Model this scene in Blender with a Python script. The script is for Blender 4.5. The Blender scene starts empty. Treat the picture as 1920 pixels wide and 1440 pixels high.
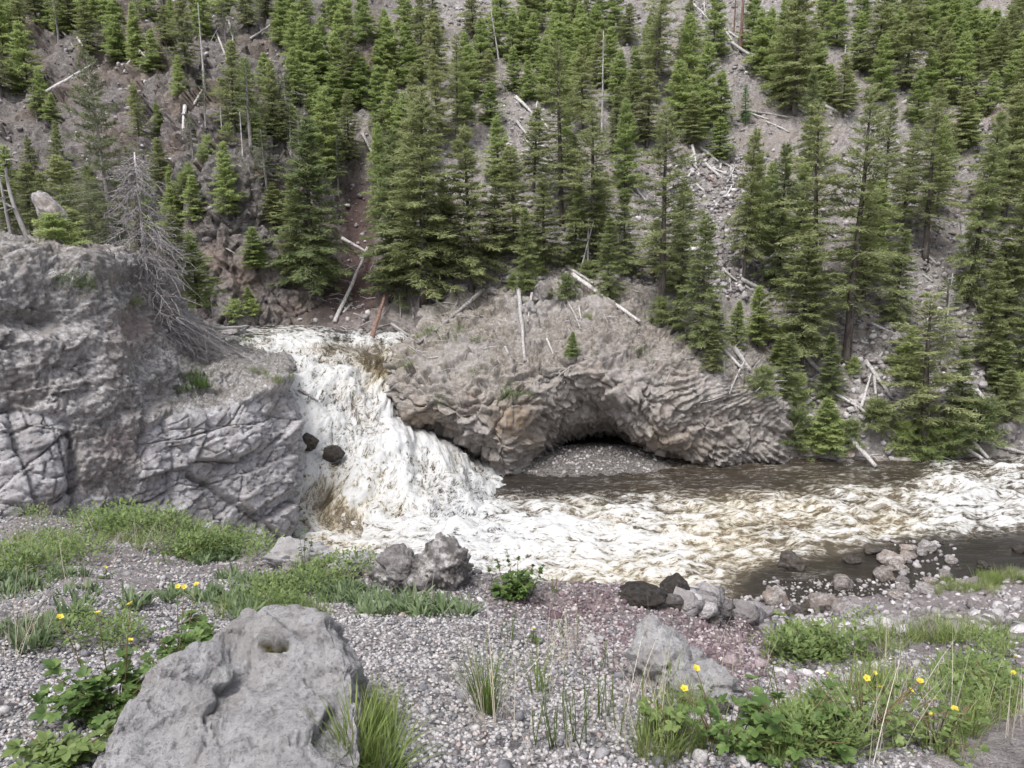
import bpy, bmesh, math, random
import numpy as np
from mathutils import Vector, Matrix, Euler
from mathutils.bvhtree import BVHTree

# ------------------------------------------------------------------ camera, sky, sun, exposure
scene = bpy.context.scene
C = scene.collection
CAMZ = 20.0
PITCH = math.radians(12.0)
FPX = 1450.0
cam_d = bpy.data.cameras.new('camera')
cam_d.sensor_width = 36.0
cam_d.lens = 36.0 * FPX / 1920.0
cam_d.clip_start = 0.05
cam_d.clip_end = 2000.0
cam = bpy.data.objects.new('camera', cam_d)
cam.location = (0, 0, CAMZ)
cam.rotation_euler = (math.pi / 2 - PITCH, 0, 0)
C.objects.link(cam)
scene.camera = cam

SUN_EL, SUN_AZ = math.radians(62), math.radians(212)
world = bpy.data.worlds.new('World')
scene.world = world
world.use_nodes = True
wn = world.node_tree
wn.nodes.clear()
w_out = wn.nodes.new('ShaderNodeOutputWorld')
w_bg = wn.nodes.new('ShaderNodeBackground')
w_sky = wn.nodes.new('ShaderNodeTexSky')
w_sky.sky_type = 'NISHITA'
w_sky.sun_disc = False
w_sky.sun_elevation = SUN_EL
w_sky.sun_rotation = SUN_AZ
w_sky.dust_density = 4.0
w_sky.air_density = 1.0
w_hsv = wn.nodes.new('ShaderNodeHueSaturation')     # an overcast sky: nearly grey
w_hsv.inputs['Saturation'].default_value = 0.38
wn.links.new(w_sky.outputs[0], w_hsv.inputs['Color'])
wn.links.new(w_hsv.outputs[0], w_bg.inputs['Color'])
w_bg.inputs['Strength'].default_value = 0.125
wn.links.new(w_bg.outputs[0], w_out.inputs['Surface'])

sun_d = bpy.data.lights.new('sun', 'SUN')
sun_d.energy = 1.5
sun_d.angle = math.radians(20)
sun_d.color = (1.0, 0.985, 0.965)
sun = bpy.data.objects.new('sun', sun_d)
sd = Vector((math.sin(SUN_AZ) * math.cos(SUN_EL), math.cos(SUN_AZ) * math.cos(SUN_EL), math.sin(SUN_EL)))
sun.rotation_euler = (-sd).to_track_quat('-Z', 'Y').to_euler()
sun.location = (0, 0, 120)
C.objects.link(sun)

scene.view_settings.view_transform = 'Standard'
scene.view_settings.look = 'None'
scene.view_settings.gamma = 1.0
scene.view_settings.exposure = 0.88
scene.cycles.max_bounces = 5
scene.cycles.diffuse_bounces = 3
scene.cycles.glossy_bounces = 2
scene.cycles.transmission_bounces = 3
scene.cycles.transparent_max_bounces = 4
scene.render.resolution_x, scene.render.resolution_y = 1024, 768

# ------------------------------------------------------------------ helpers: pixels of the photograph <-> points of the place
SP, CP = math.sin(PITCH), math.cos(PITCH)
def ray(px, py):
    u, v = (px - 960.0) / FPX, (720.0 - py) / FPX
    return np.array((u, CP + v * SP, -SP + v * CP))
def P(px, py, Y):
    d = ray(px, py)
    return np.array((0, 0, CAMZ)) + d * (Y / d[1])
def Pz(px, py, z):
    d = ray(px, py)
    return np.array((0, 0, CAMZ)) + d * ((z - CAMZ) / d[2])
def W(px, Y, zr):
    s = -zr / Y
    v = (SP - s * CP) / (CP + s * SP)
    return P(px, 720.0 - v * FPX, Y)
def project(v):
    v = np.asarray(v, float)
    X, Y, Z = v[..., 0], v[..., 1], v[..., 2] - CAMZ
    f = Y * CP - Z * SP
    up = Y * SP + Z * CP
    f = np.where(np.abs(f) < 1e-3, 1e-3, f)
    return 960.0 + FPX * X / f, 720.0 - FPX * up / f

# ------------------------------------------------------------------ helpers: noise
def _hash(ix, iy, iz, seed=0):
    h = (ix.astype(np.int64) * 374761393 + iy.astype(np.int64) * 668265263 + iz.astype(np.int64) * 2147483647 + seed * 974634777) & 0xFFFFFFFF
    h = ((h ^ (h >> 13)) * 1274126177) & 0xFFFFFFFF
    h = ((h ^ (h >> 16)) * 2246822519) & 0xFFFFFFFF
    return (h ^ (h >> 15)) & 0xFFFFFFFF
_G = np.array([(1,1,0),(-1,1,0),(1,-1,0),(-1,-1,0),(1,0,1),(-1,0,1),(1,0,-1),(-1,0,-1),(0,1,1),(0,-1,1),(0,1,-1),(0,-1,-1),(1,1,0),(-1,1,0),(0,-1,1),(0,-1,-1)], float)
def pnoise(p, seed=0):
    p = np.asarray(p, float)
    f0 = np.floor(p)
    f = p - f0
    i = f0.astype(np.int64)
    w = f * f * f * (f * (f * 6 - 15) + 10)
    r = np.zeros(len(p))
    for dx in (0, 1):
        for dy in (0, 1):
            for dz in (0, 1):
                g = _G[_hash(i[:, 0] + dx, i[:, 1] + dy, i[:, 2] + dz, seed) & 15]
                d = f - (dx, dy, dz)
                wt = (w[:, 0] if dx else 1 - w[:, 0]) * (w[:, 1] if dy else 1 - w[:, 1]) * (w[:, 2] if dz else 1 - w[:, 2])
                r += wt * (g * d).sum(1)
    return r
def fbm(p, octaves=4, seed=0, gain=0.5, lac=2.03, ridged=False):
    p = np.asarray(p, float)
    r = np.zeros(len(p)); a = 1.0; tot = 0.0
    for o in range(octaves):
        n = pnoise(p, seed + o * 17)
        if ridged: n = 0.5 - np.abs(n) * 1.6
        r += a * n; tot += a
        a *= gain; p = p * lac + 11.3
    return r / tot
def worley(p, seed=0, jitter=1.0, flat=False, facet=False):
    p = np.asarray(p, np.float32)
    i = np.floor(p).astype(np.int64)
    f = p - i
    m = len(p)
    F1 = np.full(m, 9.0, np.float32); F2 = F1.copy(); cid = np.zeros(m, np.float32); dv = np.zeros((m, 3), np.float32); hh = np.zeros(m, np.int64)
    for dx in (-1, 0, 1):
        for dy in (-1, 0, 1):
            for dz in ((0,) if flat else (-1, 0, 1)):
                h = _hash(i[:, 0] + dx, i[:, 1] + dy, i[:, 2] + dz, seed)
                ex = dx + .5 + ((h & 1023) / np.float32(1023) - np.float32(.5)) * jitter - f[:, 0]
                ey = dy + .5 + (((h >> 10) & 1023) / np.float32(1023) - np.float32(.5)) * jitter - f[:, 1]
                ez = 0 * ex if flat else dz + .5 + (((h >> 20) & 1023) / np.float32(1023) - np.float32(.5)) * jitter - f[:, 2]
                d = np.sqrt(ex * ex + ey * ey + ez * ez)
                c = d < F1
                F2 = np.where(c, F1, np.minimum(F2, d))
                hh = np.where(c, h, hh)
                if facet:
                    dv[c, 0] = ex[c]; dv[c, 1] = ey[c]; dv[c, 2] = ez[c]
                F1 = np.where(c, d, F1)
    cid = ((hh * 2654435761) >> 7 & 4095) / 4095.0
    if not facet: return F1, F2, cid
    k = np.stack([((hh * 40503 >> s_) & 255) / 127.5 - 1 for s_ in (3, 9, 15)], 1)
    return F1, F2, cid, (dv * k).sum(1)
def sstep(a, b, x):
    t = np.clip((x - a) / (b - a), 0, 1)
    return t * t * (3 - 2 * t)

# ------------------------------------------------------------------ helpers: lofts and meshes
def _cr(a, t):
    n = len(a)
    i = np.clip(np.floor(t).astype(int), 0, n - 2)
    f = (t - i).reshape((-1,) + (1,) * (a.ndim - 1))
    p1, p2 = a[i], a[i + 1]
    p0 = np.where((i > 0).reshape(f.shape), a[np.maximum(i - 1, 0)], 2 * p1 - p2)
    p3 = np.where((i < n - 2).reshape(f.shape), a[np.minimum(i + 2, n - 1)], 2 * p2 - p1)
    T = 0.42
    m1, m2 = T * (p2 - p0), T * (p3 - p1)
    f2, f3 = f * f, f * f * f
    return (2 * f3 - 3 * f2 + 1) * p1 + (f3 - 2 * f2 + f) * m1 + (-2 * f3 + 3 * f2) * p2 + (f3 - f2) * m2
def _par(a, n, angular=True):
    d = np.linalg.norm(np.diff(a, axis=0), axis=-1)
    if angular:
        mid = (a[1:] + a[:-1]) / 2 - np.array((0, 0, CAMZ))
        d = d / np.maximum(np.linalg.norm(mid, axis=-1), 1.2)
    s = d.mean(axis=tuple(range(1, d.ndim))) + 1e-6
    cum = np.concatenate([[0], np.cumsum(s)])
    return np.interp(np.linspace(0, cum[-1], n), cum, np.arange(len(cum)))
def loft(ctrl, ns, nt, angular=True):
    a = np.asarray(ctrl, float)
    a = _cr(a, _par(a, ns, angular))
    b = np.swapaxes(a, 0, 1)
    b = _cr(b, _par(b, nt, angular))
    return np.swapaxes(b, 0, 1)           # ns, nt, 3
def grid_normals(g, towards=None):
    du = np.gradient(g, axis=0); dv = np.gradient(g, axis=1)
    n = np.cross(du, dv)
    n /= np.linalg.norm(n, axis=-1, keepdims=True) + 1e-12
    if towards is not None:
        s = np.sign(((np.asarray(towards) - g) * n).sum(-1).mean())
        n = n * (s if s else 1)
    return n
def mesh_from(name, verts, faces, mats=None, smooth=True, attrs=None, uv=None, fmat=None):
    verts = np.asarray(verts, np.float32); faces = np.asarray(faces, np.int32)
    me = bpy.data.meshes.new(name)
    k = faces.shape[1]
    me.vertices.add(len(verts)); me.vertices.foreach_set('co', verts.ravel())
    me.loops.add(faces.size); me.loops.foreach_set('vertex_index', faces.ravel())
    me.polygons.add(len(faces)); me.polygons.foreach_set('loop_start', np.arange(0, faces.size, k, dtype=np.int32))
    me.update(calc_edges=True)
    if smooth: me.polygons.foreach_set('use_smooth', np.ones(len(faces), bool))
    for m in (mats or []): me.materials.append(m)
    if fmat is not None: me.polygons.foreach_set('material_index', np.asarray(fmat, np.int32))
    for an, av in (attrs or {}).items():
        av = np.asarray(av, np.float32)
        if av.ndim == 1:
            at = me.attributes.new(an, 'FLOAT', 'POINT'); at.data.foreach_set('value', av)
        else:
            if av.shape[1] == 3: av = np.concatenate([av, np.ones((len(av), 1), np.float32)], 1)
            at = me.attributes.new(an, 'FLOAT_COLOR', 'POINT'); at.data.foreach_set('color', av.ravel())
    if uv is not None:
        l = me.uv_layers.new(name='flow')
        l.data.foreach_set('uv', np.asarray(uv, np.float32)[faces.ravel()].ravel())
    me.validate()
    return me
def grid_faces(ns, nt):
    i = np.arange(ns * nt).reshape(ns, nt)
    return np.stack([i[:-1, :-1].ravel(), i[1:, :-1].ravel(), i[1:, 1:].ravel(), i[:-1, 1:].ravel()], 1)
def add_obj(name, me, parent=None, loc=None, label=None, cat=None, group=None, kind=None):
    o = bpy.data.objects.new(name, me)
    C.objects.link(o)
    if parent is not None: o.parent = parent
    if loc is not None: o.location = loc
    if label: o['label'] = label
    if cat: o['category'] = cat
    if group: o['group'] = group
    if kind: o['kind'] = kind
    return o
SURF = {}
def grid_obj(oname, g, mats, attrs=None, uv=None, flip=False, **kw):
    f = grid_faces(g.shape[0], g.shape[1])
    v = g.reshape(-1, 3)
    n = np.cross(v[f[:, 1]] - v[f[:, 0]], v[f[:, 2]] - v[f[:, 0]])
    if (n * (np.array((0, 0, CAMZ)) - v[f[:, 0]])).sum() < 0: f = f[:, ::-1]
    name = oname
    me = mesh_from(name, v, f, mats, attrs=attrs, uv=uv)
    h = g[::2, ::2]
    while name in SURF: name += '+'
    SURF[name] = BVHTree.FromPolygons(h.reshape(-1, 3).tolist(), grid_faces(h.shape[0], h.shape[1]).tolist())
    return add_obj(oname, me, **kw)
ORIGIN = Vector((0, 0, CAMZ))
def hit(px, py, *names):
    d = Vector(ray(px, py)).normalized()
    best = None
    for n in (names or SURF.keys()):
        if n not in SURF: continue
        r = SURF[n].ray_cast(ORIGIN, d)
        if r[0] is not None and (best is None or r[3] < best[3]): best = r
    return (np.array(best[0]), np.array(best[1])) if best else (None, None)
def drop(x, y, z0, *names):
    best = None
    for n in names:
        if n not in SURF: continue
        r = SURF[n].ray_cast(Vector((x, y, z0)), Vector((0, 0, -1)))
        if r[0] is not None and (best is None or r[0].z > best): best = r[0].z
    return best

# ------------------------------------------------------------------ helpers: materials
RES = 0.85
class MB:
    def __init__(self, name):
        self.m = bpy.data.materials.new(name); self.m.use_nodes = True
        self.nt = self.m.node_tree; self.nt.nodes.clear()
        self.out = self.nt.nodes.new('ShaderNodeOutputMaterial')
    def n(self, t, **kw):
        nd = self.nt.nodes.new('ShaderNode' + t)
        for k, v in kw.items():
            if k.startswith('i_'):
                key = k[2:].replace('_', ' ')
                s = nd.inputs[int(key)] if key.isdigit() else nd.inputs[key]
                if isinstance(v, bpy.types.NodeSocket): self.nt.links.new(v, s)
                else: s.default_value = v
            else: setattr(nd, k, v)
        return nd
    def l(self, a, b): self.nt.links.new(a, b)
    def attr(self, name): return self.n('Attribute', attribute_name=name)
    def noise(self, vec, scale, detail=6, rough=.6, dist=0.0):
        o = self.n('TexNoise', i_Vector=vec, i_Scale=scale, i_Detail=detail, i_Roughness=rough, i_Distortion=dist).outputs[0]
        return self.math('MULTIPLY_ADD', o, 2.0, -.5)          # spread the noise over the whole range
    def ramp(self, fac, stops, interp='LINEAR'):
        r = self.n('ValToRGB', i_Fac=fac); e = r.color_ramp.elements; r.color_ramp.interpolation = interp
        while len(e) < len(stops): e.new(0.5)
        for el, (p, c) in zip(e, stops):
            el.position = p; el.color = (c if len(c) == 4 else (*c, 1)) if hasattr(c, '__len__') else (c, c, c, 1)
        return r.outputs[0]
    def mix(self, fac, a, b, mode='MIX'):
        nd = self.nt.nodes.new('ShaderNodeMix'); nd.data_type = 'RGBA'; nd.blend_type = mode
        for s, v in ((nd.inputs[0], fac), (nd.inputs[6], a), (nd.inputs[7], b)):
            if isinstance(v, bpy.types.NodeSocket): self.l(v, s)
            elif hasattr(v, '__len__'): s.default_value = (*v, 1) if len(v) == 3 else v
            else: s.default_value = v if s.type == 'VALUE' else (v, v, v, 1)
        return nd.outputs[2]
    def math(self, op, a, b=0.0, c=0.0, clamp=False):
        nd = self.nt.nodes.new('ShaderNodeMath'); nd.operation = op; nd.use_clamp = clamp
        for s, v in zip(nd.inputs, (a, b, c)):
            if isinstance(v, bpy.types.NodeSocket): self.l(v, s)
            else: s.default_value = v
        return nd.outputs[0]
    def bump(self, h, strength=.5, dist=.05, normal=None):
        b = self.n('Bump', i_Height=h, i_Strength=strength, i_Distance=dist)
        if normal is not None: self.l(normal, b.inputs['Normal'])
        return b.outputs[0]
    def done(self, color, rough=.85, normal=None, spec=.3, **kw):
        b = self.n('BsdfPrincipled')
        for k, v in (('Base Color', color), ('Roughness', rough), ('Normal', normal), ('Specular IOR Level', spec), *kw.items()):
            if v is None: continue
            if isinstance(v, bpy.types.NodeSocket): self.l(v, b.inputs[k])
            elif hasattr(v, '__len__') and len(v) == 3: b.inputs[k].default_value = (*v, 1)
            else: b.inputs[k].default_value = v
        self.l(b.outputs[0], self.out.inputs['Surface'])
        self.bsdf = b
        return self.m

# ------------------------------------------------------------------ materials of the ground, rock and water
def coords(mb): return mb.n('NewGeometry').outputs['Position']
def oc(mb): return mb.n('TexCoord').outputs['Object']

def mat_hill():
    b = MB('hillside_soil'); p = coords(b)
    n1 = b.noise(p, .35, 8, .7); n2 = b.noise(p, 2.2, 8, .75); n3 = b.noise(p, .09, 3, .5)
    base = b.ramp(n2, [(.15, (.11, .10, .098)), (.42, (.225, .207, .203)), (.6, (.34, .32, .317)), (.82, (.52, .50, .495))])
    dry = b.mix(b.ramp(n1, [(.42, 0), (.75, .7)]), base, (.275, .238, .215))
    grn = b.mix(b.math('MULTIPLY', b.ramp(b.noise(p, .8, 7, .75), [(.48, 0), (.75, .7)]), b.attr('green').outputs['Fac']), dry, (.135, .145, .075))
    rock = b.ramp(b.noise(p, 1.4, 9, .8), [(.15, (.10, .088, .086)), (.42, (.24, .212, .208)), (.6, (.37, .335, .33)), (.85, (.56, .52, .52))])
    warm = b.mix(b.ramp(n3, [(.5, 0), (.62, .6)]), rock, (.33, .255, .21))
    c = b.mix(b.attr('rock').outputs['Fac'], grn, warm)
    red = b.mix(b.attr('red').outputs['Fac'], c, (.135, .09, .085))
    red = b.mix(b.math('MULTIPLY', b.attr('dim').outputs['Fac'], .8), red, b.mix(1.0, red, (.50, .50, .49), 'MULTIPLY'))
    v = b.n('TexVoronoi', i_Vector=p, i_Scale=1.6, feature='F1').outputs['Distance']
    h = b.math('ADD', b.math('MULTIPLY', n2, .6), b.math('MULTIPLY', v, .5))
    return b.done(red, .95, b.bump(h, .9, .35), .15)
def mat_dome():
    b = MB('folded_rhyolite'); p = coords(b)
    st = b.attr('strata').outputs['Fac']
    n1 = b.noise(p, .5, 8, .7); n2 = b.noise(p, 3.0, 9, .75); n3 = b.noise(p, .18, 4, .55)
    c = b.ramp(n2, [(.12, (.10, .089, .08)), (.4, (.205, .19, .175)), (.6, (.33, .31, .29)), (.85, (.56, .53, .505))])
    lay = b.ramp(b.math('FRACT', b.math('MULTIPLY', st, 1.0)), [(.0, (.19, .165, .147)), (.45, (.38, .343, .315)), (.8, (.27, .235, .212)), (1, (.19, .165, .147))])
    c = b.mix(.4, c, lay)
    c = b.mix(b.ramp(n1, [(.55, 0), (.85, .5)]), c, (.26, .20, .17))
    c = b.mix(b.math('MULTIPLY', b.attr('soil').outputs['Fac'], b.ramp(n1, [(.3, .35), (.5, .9)])), c, b.ramp(n2, [(.3, (.10, .088, .078)), (.5, (.18, .158, .142)), (.7, (.29, .265, .245))]))
    c = b.mix(b.math('MULTIPLY', b.attr('green').outputs['Fac'], b.ramp(b.noise(p, 1.4, 8, .8), [(.5, 0), (.75, .6)])), c, (.16, .155, .07))
    c = b.mix(b.math('MULTIPLY', b.attr('ochre').outputs['Fac'], b.ramp(n2, [(.35, 0), (.6, .7)])), c, (.26, .16, .06))
    c = b.mix(b.ramp(n3, [(.55, 0), (.72, .35)]), c, (.36, .34, .34))
    h = b.math('ADD', b.math('MULTIPLY', n2, .8), b.math('MULTIPLY', b.noise(p, 9, 6, .7), .25))
    return b.done(c, .9, b.bump(h, .6, .12), .2)
def mat_cliff():
    b = MB('cliff_rock'); p = coords(b)
    n1 = b.noise(p, .45, 8, .7); n2 = b.noise(p, 4.0, 9, .8); n3 = b.noise(p, 1.3, 6, .65); n4 = b.noise(p, 12, 6, .7)
    rub = b.ramp(n2, [(.12, (.125, .115, .111)), (.36, (.25, .233, .228)), (.55, (.40, .38, .377)), (.76, (.66, .645, .65))])
    rub = b.mix(b.ramp(n1, [(.5, 0), (.66, .55)]), rub, (.27, .243, .23))
    pale = b.ramp(n3, [(.05, (.28, .268, .275)), (.35, (.44, .426, .44)), (.6, (.54, .526, .542)), (.85, (.68, .665, .685))])
    pale = b.mix(b.ramp(n2, [(.35, .5), (.52, 0)]), pale, (.14, .12, .115))
    pale = b.mix(b.ramp(n1, [(.52, 0), (.66, .5)]), pale, (.38, .35, .335))
    pm = b.math('ADD', b.attr('pale').outputs['Fac'], b.math('MULTIPLY', b.math('SUBTRACT', n3, .5), .9), clamp=True)
    c = b.mix(b.ramp(pm, [(.3, 0), (.5, 1)]), rub, pale)
    c = b.mix(b.math('MULTIPLY', b.attr('rust').outputs['Fac'], b.ramp(n2, [(.4, 0), (.6, .75)])), c, (.24, .115, .085))
    c = b.mix(b.math('MULTIPLY', b.attr('green').outputs['Fac'], b.ramp(b.noise(p, 2.2, 8, .8), [(.42, 0), (.7, .85)])), c, b.ramp(n4, [(.3, (.055, .05, .028)), (.7, (.15, .135, .065))]))
    h = b.math('ADD', n2, b.math('MULTIPLY', n4, .35))
    return b.done(c, .9, b.bump(h, .8, .12), .2)
def mat_ground():
    b = MB('gravelly_ground'); p = coords(b)
    n1 = b.noise(p, .9, 7, .7); n2 = b.noise(p, 16, 6, .7)
    v = b.n('TexVoronoi', i_Vector=p, i_Scale=42.0, i_Randomness=1.0)
    cell = b.ramp(b.n('SeparateColor', i_Color=v.outputs['Color']).outputs[0], [(.0, (.13, .125, .135)), (.35, (.25, .225, .225)), (.65, (.38, .345, .34)), (1, (.58, .53, .51))])
    v2 = b.n('TexVoronoi', i_Vector=p, i_Scale=3.2)
    v3 = b.n('TexVoronoi', i_Vector=p, i_Scale=9.0)
    rub = b.ramp(b.n('SeparateColor', i_Color=v3.outputs['Color']).outputs[0], [(.0, (.14, .12, .118)), (.5, (.30, .262, .25)), (1, (.50, .45, .44))])
    soil = b.ramp(n2, [(.2, (.19, .165, .165)), (.5, (.32, .285, .285)), (.8, (.46, .42, .415))])
    soil = b.mix(.35, soil, rub)
    c = b.mix(b.attr('gravel').outputs['Fac'], soil, cell)
    c = b.mix(b.math('MULTIPLY', b.attr('red').outputs['Fac'], b.ramp(n1, [(.34, .25), (.55, .9)])), c, b.ramp(n2, [(.3, (.12, .075, .085)), (.6, (.25, .165, .175)), (.8, (.40, .32, .32))]))
    c = b.mix(b.math('MULTIPLY', b.attr('pinkish').outputs['Fac'], b.ramp(n2, [(.3, .35), (.6, .8)])), c, (.36, .315, .315))
    c = b.mix(b.attr('wet').outputs['Fac'], c, (.05, .044, .043))
    h = b.math('ADD', b.math('MULTIPLY', v.outputs['Distance'], -1.2), b.math('MULTIPLY', n2, .5))
    n = b.bump(h, .8, .02)
    n = b.bump(b.noise(p, 3.0, 8, .75), .7, .25, n)
    return b.done(c, .92, n, .2)
def mat_water(name, kind):
    b = MB(name); p = coords(b)
    uv = b.n('UVMap', uv_map='flow').outputs[0]
    fa = b.attr('foam').outputs['Fac']; tan = b.attr('tan').outputs['Fac']
    dist = b.n('VectorMath', operation='ADD', i_0=uv, i_1=b.n('VectorMath', operation='SCALE', i_0=b.n('TexNoise', i_Vector=uv, i_Scale=1.3, i_Detail=3.0).outputs['Color'], i_Scale=.8).outputs[0]).outputs[0]
    n1 = b.noise(dist, 2.4, 7, .62)
    n2 = b.noise(dist, 8.0, 6, .66)
    web = b.math('SUBTRACT', 1.0, b.math('MULTIPLY', b.math('ABSOLUTE', b.math('SUBTRACT', n1, .5)), 3.2), clamp=True)
    web2 = b.math('POWER', b.math('SUBTRACT', 1.0, b.math('MULTIPLY', b.math('ABSOLUTE', b.math('SUBTRACT', n2, .5)), 3.6), clamp=True), 1.6)
    t = b.math('ADD', b.math('MULTIPLY', b.math('SUBTRACT', n2, .5), .30), b.math('ADD', b.math('MULTIPLY', b.math('SUBTRACT', web, .5), .50), b.math('MULTIPLY', b.math('SUBTRACT', web2, .42), .46)))
    v = b.math('ADD', fa, b.math('MULTIPLY', t, b.math('MULTIPLY_ADD', fa, 1.1, .25)), clamp=True)
    deep = b.mix(tan, (.022, .019, .017), (.105, .082, .052))
    mid = b.mix(tan, (.085, .078, .074), (.245, .205, .14))
    pale = b.mix(tan, (.36, .365, .37), (.46, .425, .345))
    c = b.mix(b.ramp(v, [(.18, 0), (.40, 1)]), deep, mid)
    c = b.mix(b.ramp(v, [(.36, 0), (.58, 1)]), c, pale)
    c = b.mix(b.ramp(v, [(.52, 0), (.78, 1)]), c, (.51, .51, .51))
    rough = b.math('MULTIPLY_ADD', b.ramp(v, [(.25, 0), (.6, 1)]), .6, .12)
    h = b.math('ADD', b.math('MULTIPLY', n1, .5), b.math('MULTIPLY', n2, .22))
    return b.done(c, rough, b.bump(h, .45, .2), .45)
def mat_crag():
    b = MB('crag_rock'); p = coords(b)
    n1 = b.noise(p, .4, 7, .7); n2 = b.noise(p, 2.4, 9, .8); n3 = b.noise(p, 7, 6, .75)
    c = b.ramp(n2, [(.12, (.075, .068, .066)), (.4, (.165, .15, .147)), (.6, (.27, .25, .247)), (.85, (.46, .44, .44))])
    c = b.mix(b.ramp(n1, [(.5, 0), (.8, .5)]), c, (.20, .168, .15))
    c = b.mix(b.math('MULTIPLY', b.attr('rust').outputs['Fac'], b.ramp(n2, [(.3, .1), (.65, .7)])), c, (.33, .24, .19))
    c = b.mix(b.math('MULTIPLY', b.attr('green').outputs['Fac'], b.ramp(b.noise(p, 1.3, 8, .8), [(.45, 0), (.62, .8)])), c, (.12, .125, .06))
    return b.done(c, .92, b.bump(b.math('ADD', n2, b.math('MULTIPLY', n3, .4)), .9, .25), .2)
M = dict(crag=mat_crag(), hill=mat_hill(), dome=mat_dome(), cliff=mat_cliff(), ground=mat_ground(), water=mat_water('river_water', 0), falls=mat_water('white_water', 1))

# ------------------------------------------------------------------ the far hillside
hcols = {   # photograph column: (row, distance) of the slope's surface from the foot upwards
 -420: [(640, 78), (560, 80), (470, 87), (380, 94), (280, 103), (150, 118), (0, 140), (-160, 175)],
 100:  [(630, 75.5), (560, 78), (470, 84), (380, 91), (280, 100), (150, 114), (0, 134), (-160, 168)],
 300:  [(625, 75.2), (580, 77), (500, 80), (400, 84), (290, 91), (150, 106), (0, 127), (-160, 160)],
 430:  [(622, 75), (560, 77), (470, 79.5), (380, 82), (285, 85.5), (150, 99), (0, 120), (-160, 152)],
 560:  [(622, 75), (570, 77), (490, 80), (390, 84), (285, 90), (150, 103), (0, 123), (-160, 155)],
 665:  [(640, 72), (580, 76), (490, 82), (400, 90), (300, 97), (160, 110), (0, 130), (-160, 164)],
 780:  [(640, 72), (585, 74.5), (510, 78), (410, 85), (300, 93.5), (160, 107), (0, 129), (-160, 163)],
 1000: [(660, 70), (570, 73), (500, 77), (410, 83.5), (300, 92.5), (160, 107), (0, 131), (-160, 166)],
 1200: [(700, 67), (610, 71), (520, 76), (410, 84.5), (300, 93.5), (160, 109), (0, 134), (-160, 170)],
 1380: [(780, 65.5), (660, 71), (550, 77), (430, 86), (310, 96), (160, 112), (0, 137), (-160, 174)],
 1500: [(878, 63), (760, 67.5), (620, 74), (470, 83.5), (320, 95.5), (160, 112), (0, 137), (-160, 174)],
 1620: [(890, 62.5), (770, 66.3), (620, 74), (470, 83.5), (320, 95.5), (160, 112), (0, 137), (-160, 174)],
 1920: [(862, 64.5), (770, 68), (620, 75.5), (470, 85), (320, 97), (160, 114), (0, 139), (-160, 177)],
 2350: [(850, 67), (770, 70), (620, 78), (470, 88), (320, 100), (160, 118), (0, 143), (-160, 182)]}
ctrl = [[P(px, py, Y) for py, Y in rows] for px, rows in sorted(hcols.items())]
for c_ in ctrl: c_.insert(0, c_[0] + np.array((0, -2.0, -3.0)))
g = loft(ctrl, int(700*RES), int(340*RES))
n = grid_normals(g, (0, 0, 60))
v = g.reshape(-1, 3); px, py = project(v)
rocky = np.clip(sstep(640, 520, px) * .75 + .3, 0, 1) * np.ones_like(px)
crag = np.exp(-((px - 440) / 120) ** 2 - ((py - 430) / 170) ** 2) + .8 * np.exp(-((px - 700) / 40) ** 2 - ((py - 110) / 80) ** 2) + .7 * np.exp(-((px - 330) / 70) ** 2 - ((py - 200) / 110) ** 2) + .6 * np.exp(-((px - 1850) / 70) ** 2 - ((py - 230) / 50) ** 2)
crag = np.clip(crag, 0, 1)
F1, F2, cid, fa = worley(v * np.array((.36, .36, .26)) + fbm(v * .35, 3, 5)[:, None] * .5, 3, facet=True)
F1b, F2b, cidb, fb = worley(v * .9 + fbm(v * .8, 2, 9)[:, None] * .4, 8, facet=True)
d = fbm(v * .07, 5, 1) * 2.2 + fbm(v * .33, 4, 2, ridged=True) * (.35 + 1.0 * rocky * .5)
d += ((cid - .5) * 1.5 + fa * 2.0) * (1.2 * crag + .75 * rocky) - .8 * np.exp(-((F2 - F1) / .05) ** 2) * crag
d += ((cidb - .5) * .8 + fb * 1.1) * (.8 * crag + .3) + fbm(v * 1.6, 3, 4) * .28
gul = np.exp(-((px - 672) / 34) ** 2) * sstep(600, 540, py) * sstep(250, 420, py)
d *= (1 - .6 * gul); d -= gul * 1.2
d *= sstep(0, 8, np.tile(np.arange(g.shape[1]), g.shape[0]))
v = v + n.reshape(-1, 3) * d[:, None]
red = np.clip(gul * 1.1 + .8 * np.exp(-((px - 640) / 80) ** 2 - ((py - 560) / 60) ** 2), 0, .9)
green = np.clip(.5 + fbm(v * .05, 3, 33) * 1.2, 0, 1) * (1 - crag)
grid_obj('hillside', v.reshape(g.shape), [M['hill']], dict(rock=np.clip(crag * 1.2 + .7 * rocky, 0, 1), red=red, green=green, dim=np.clip(sstep(760, 620, px + fbm(v * .05, 3, 35) * 200), 0, 1)), kind='structure')

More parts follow.
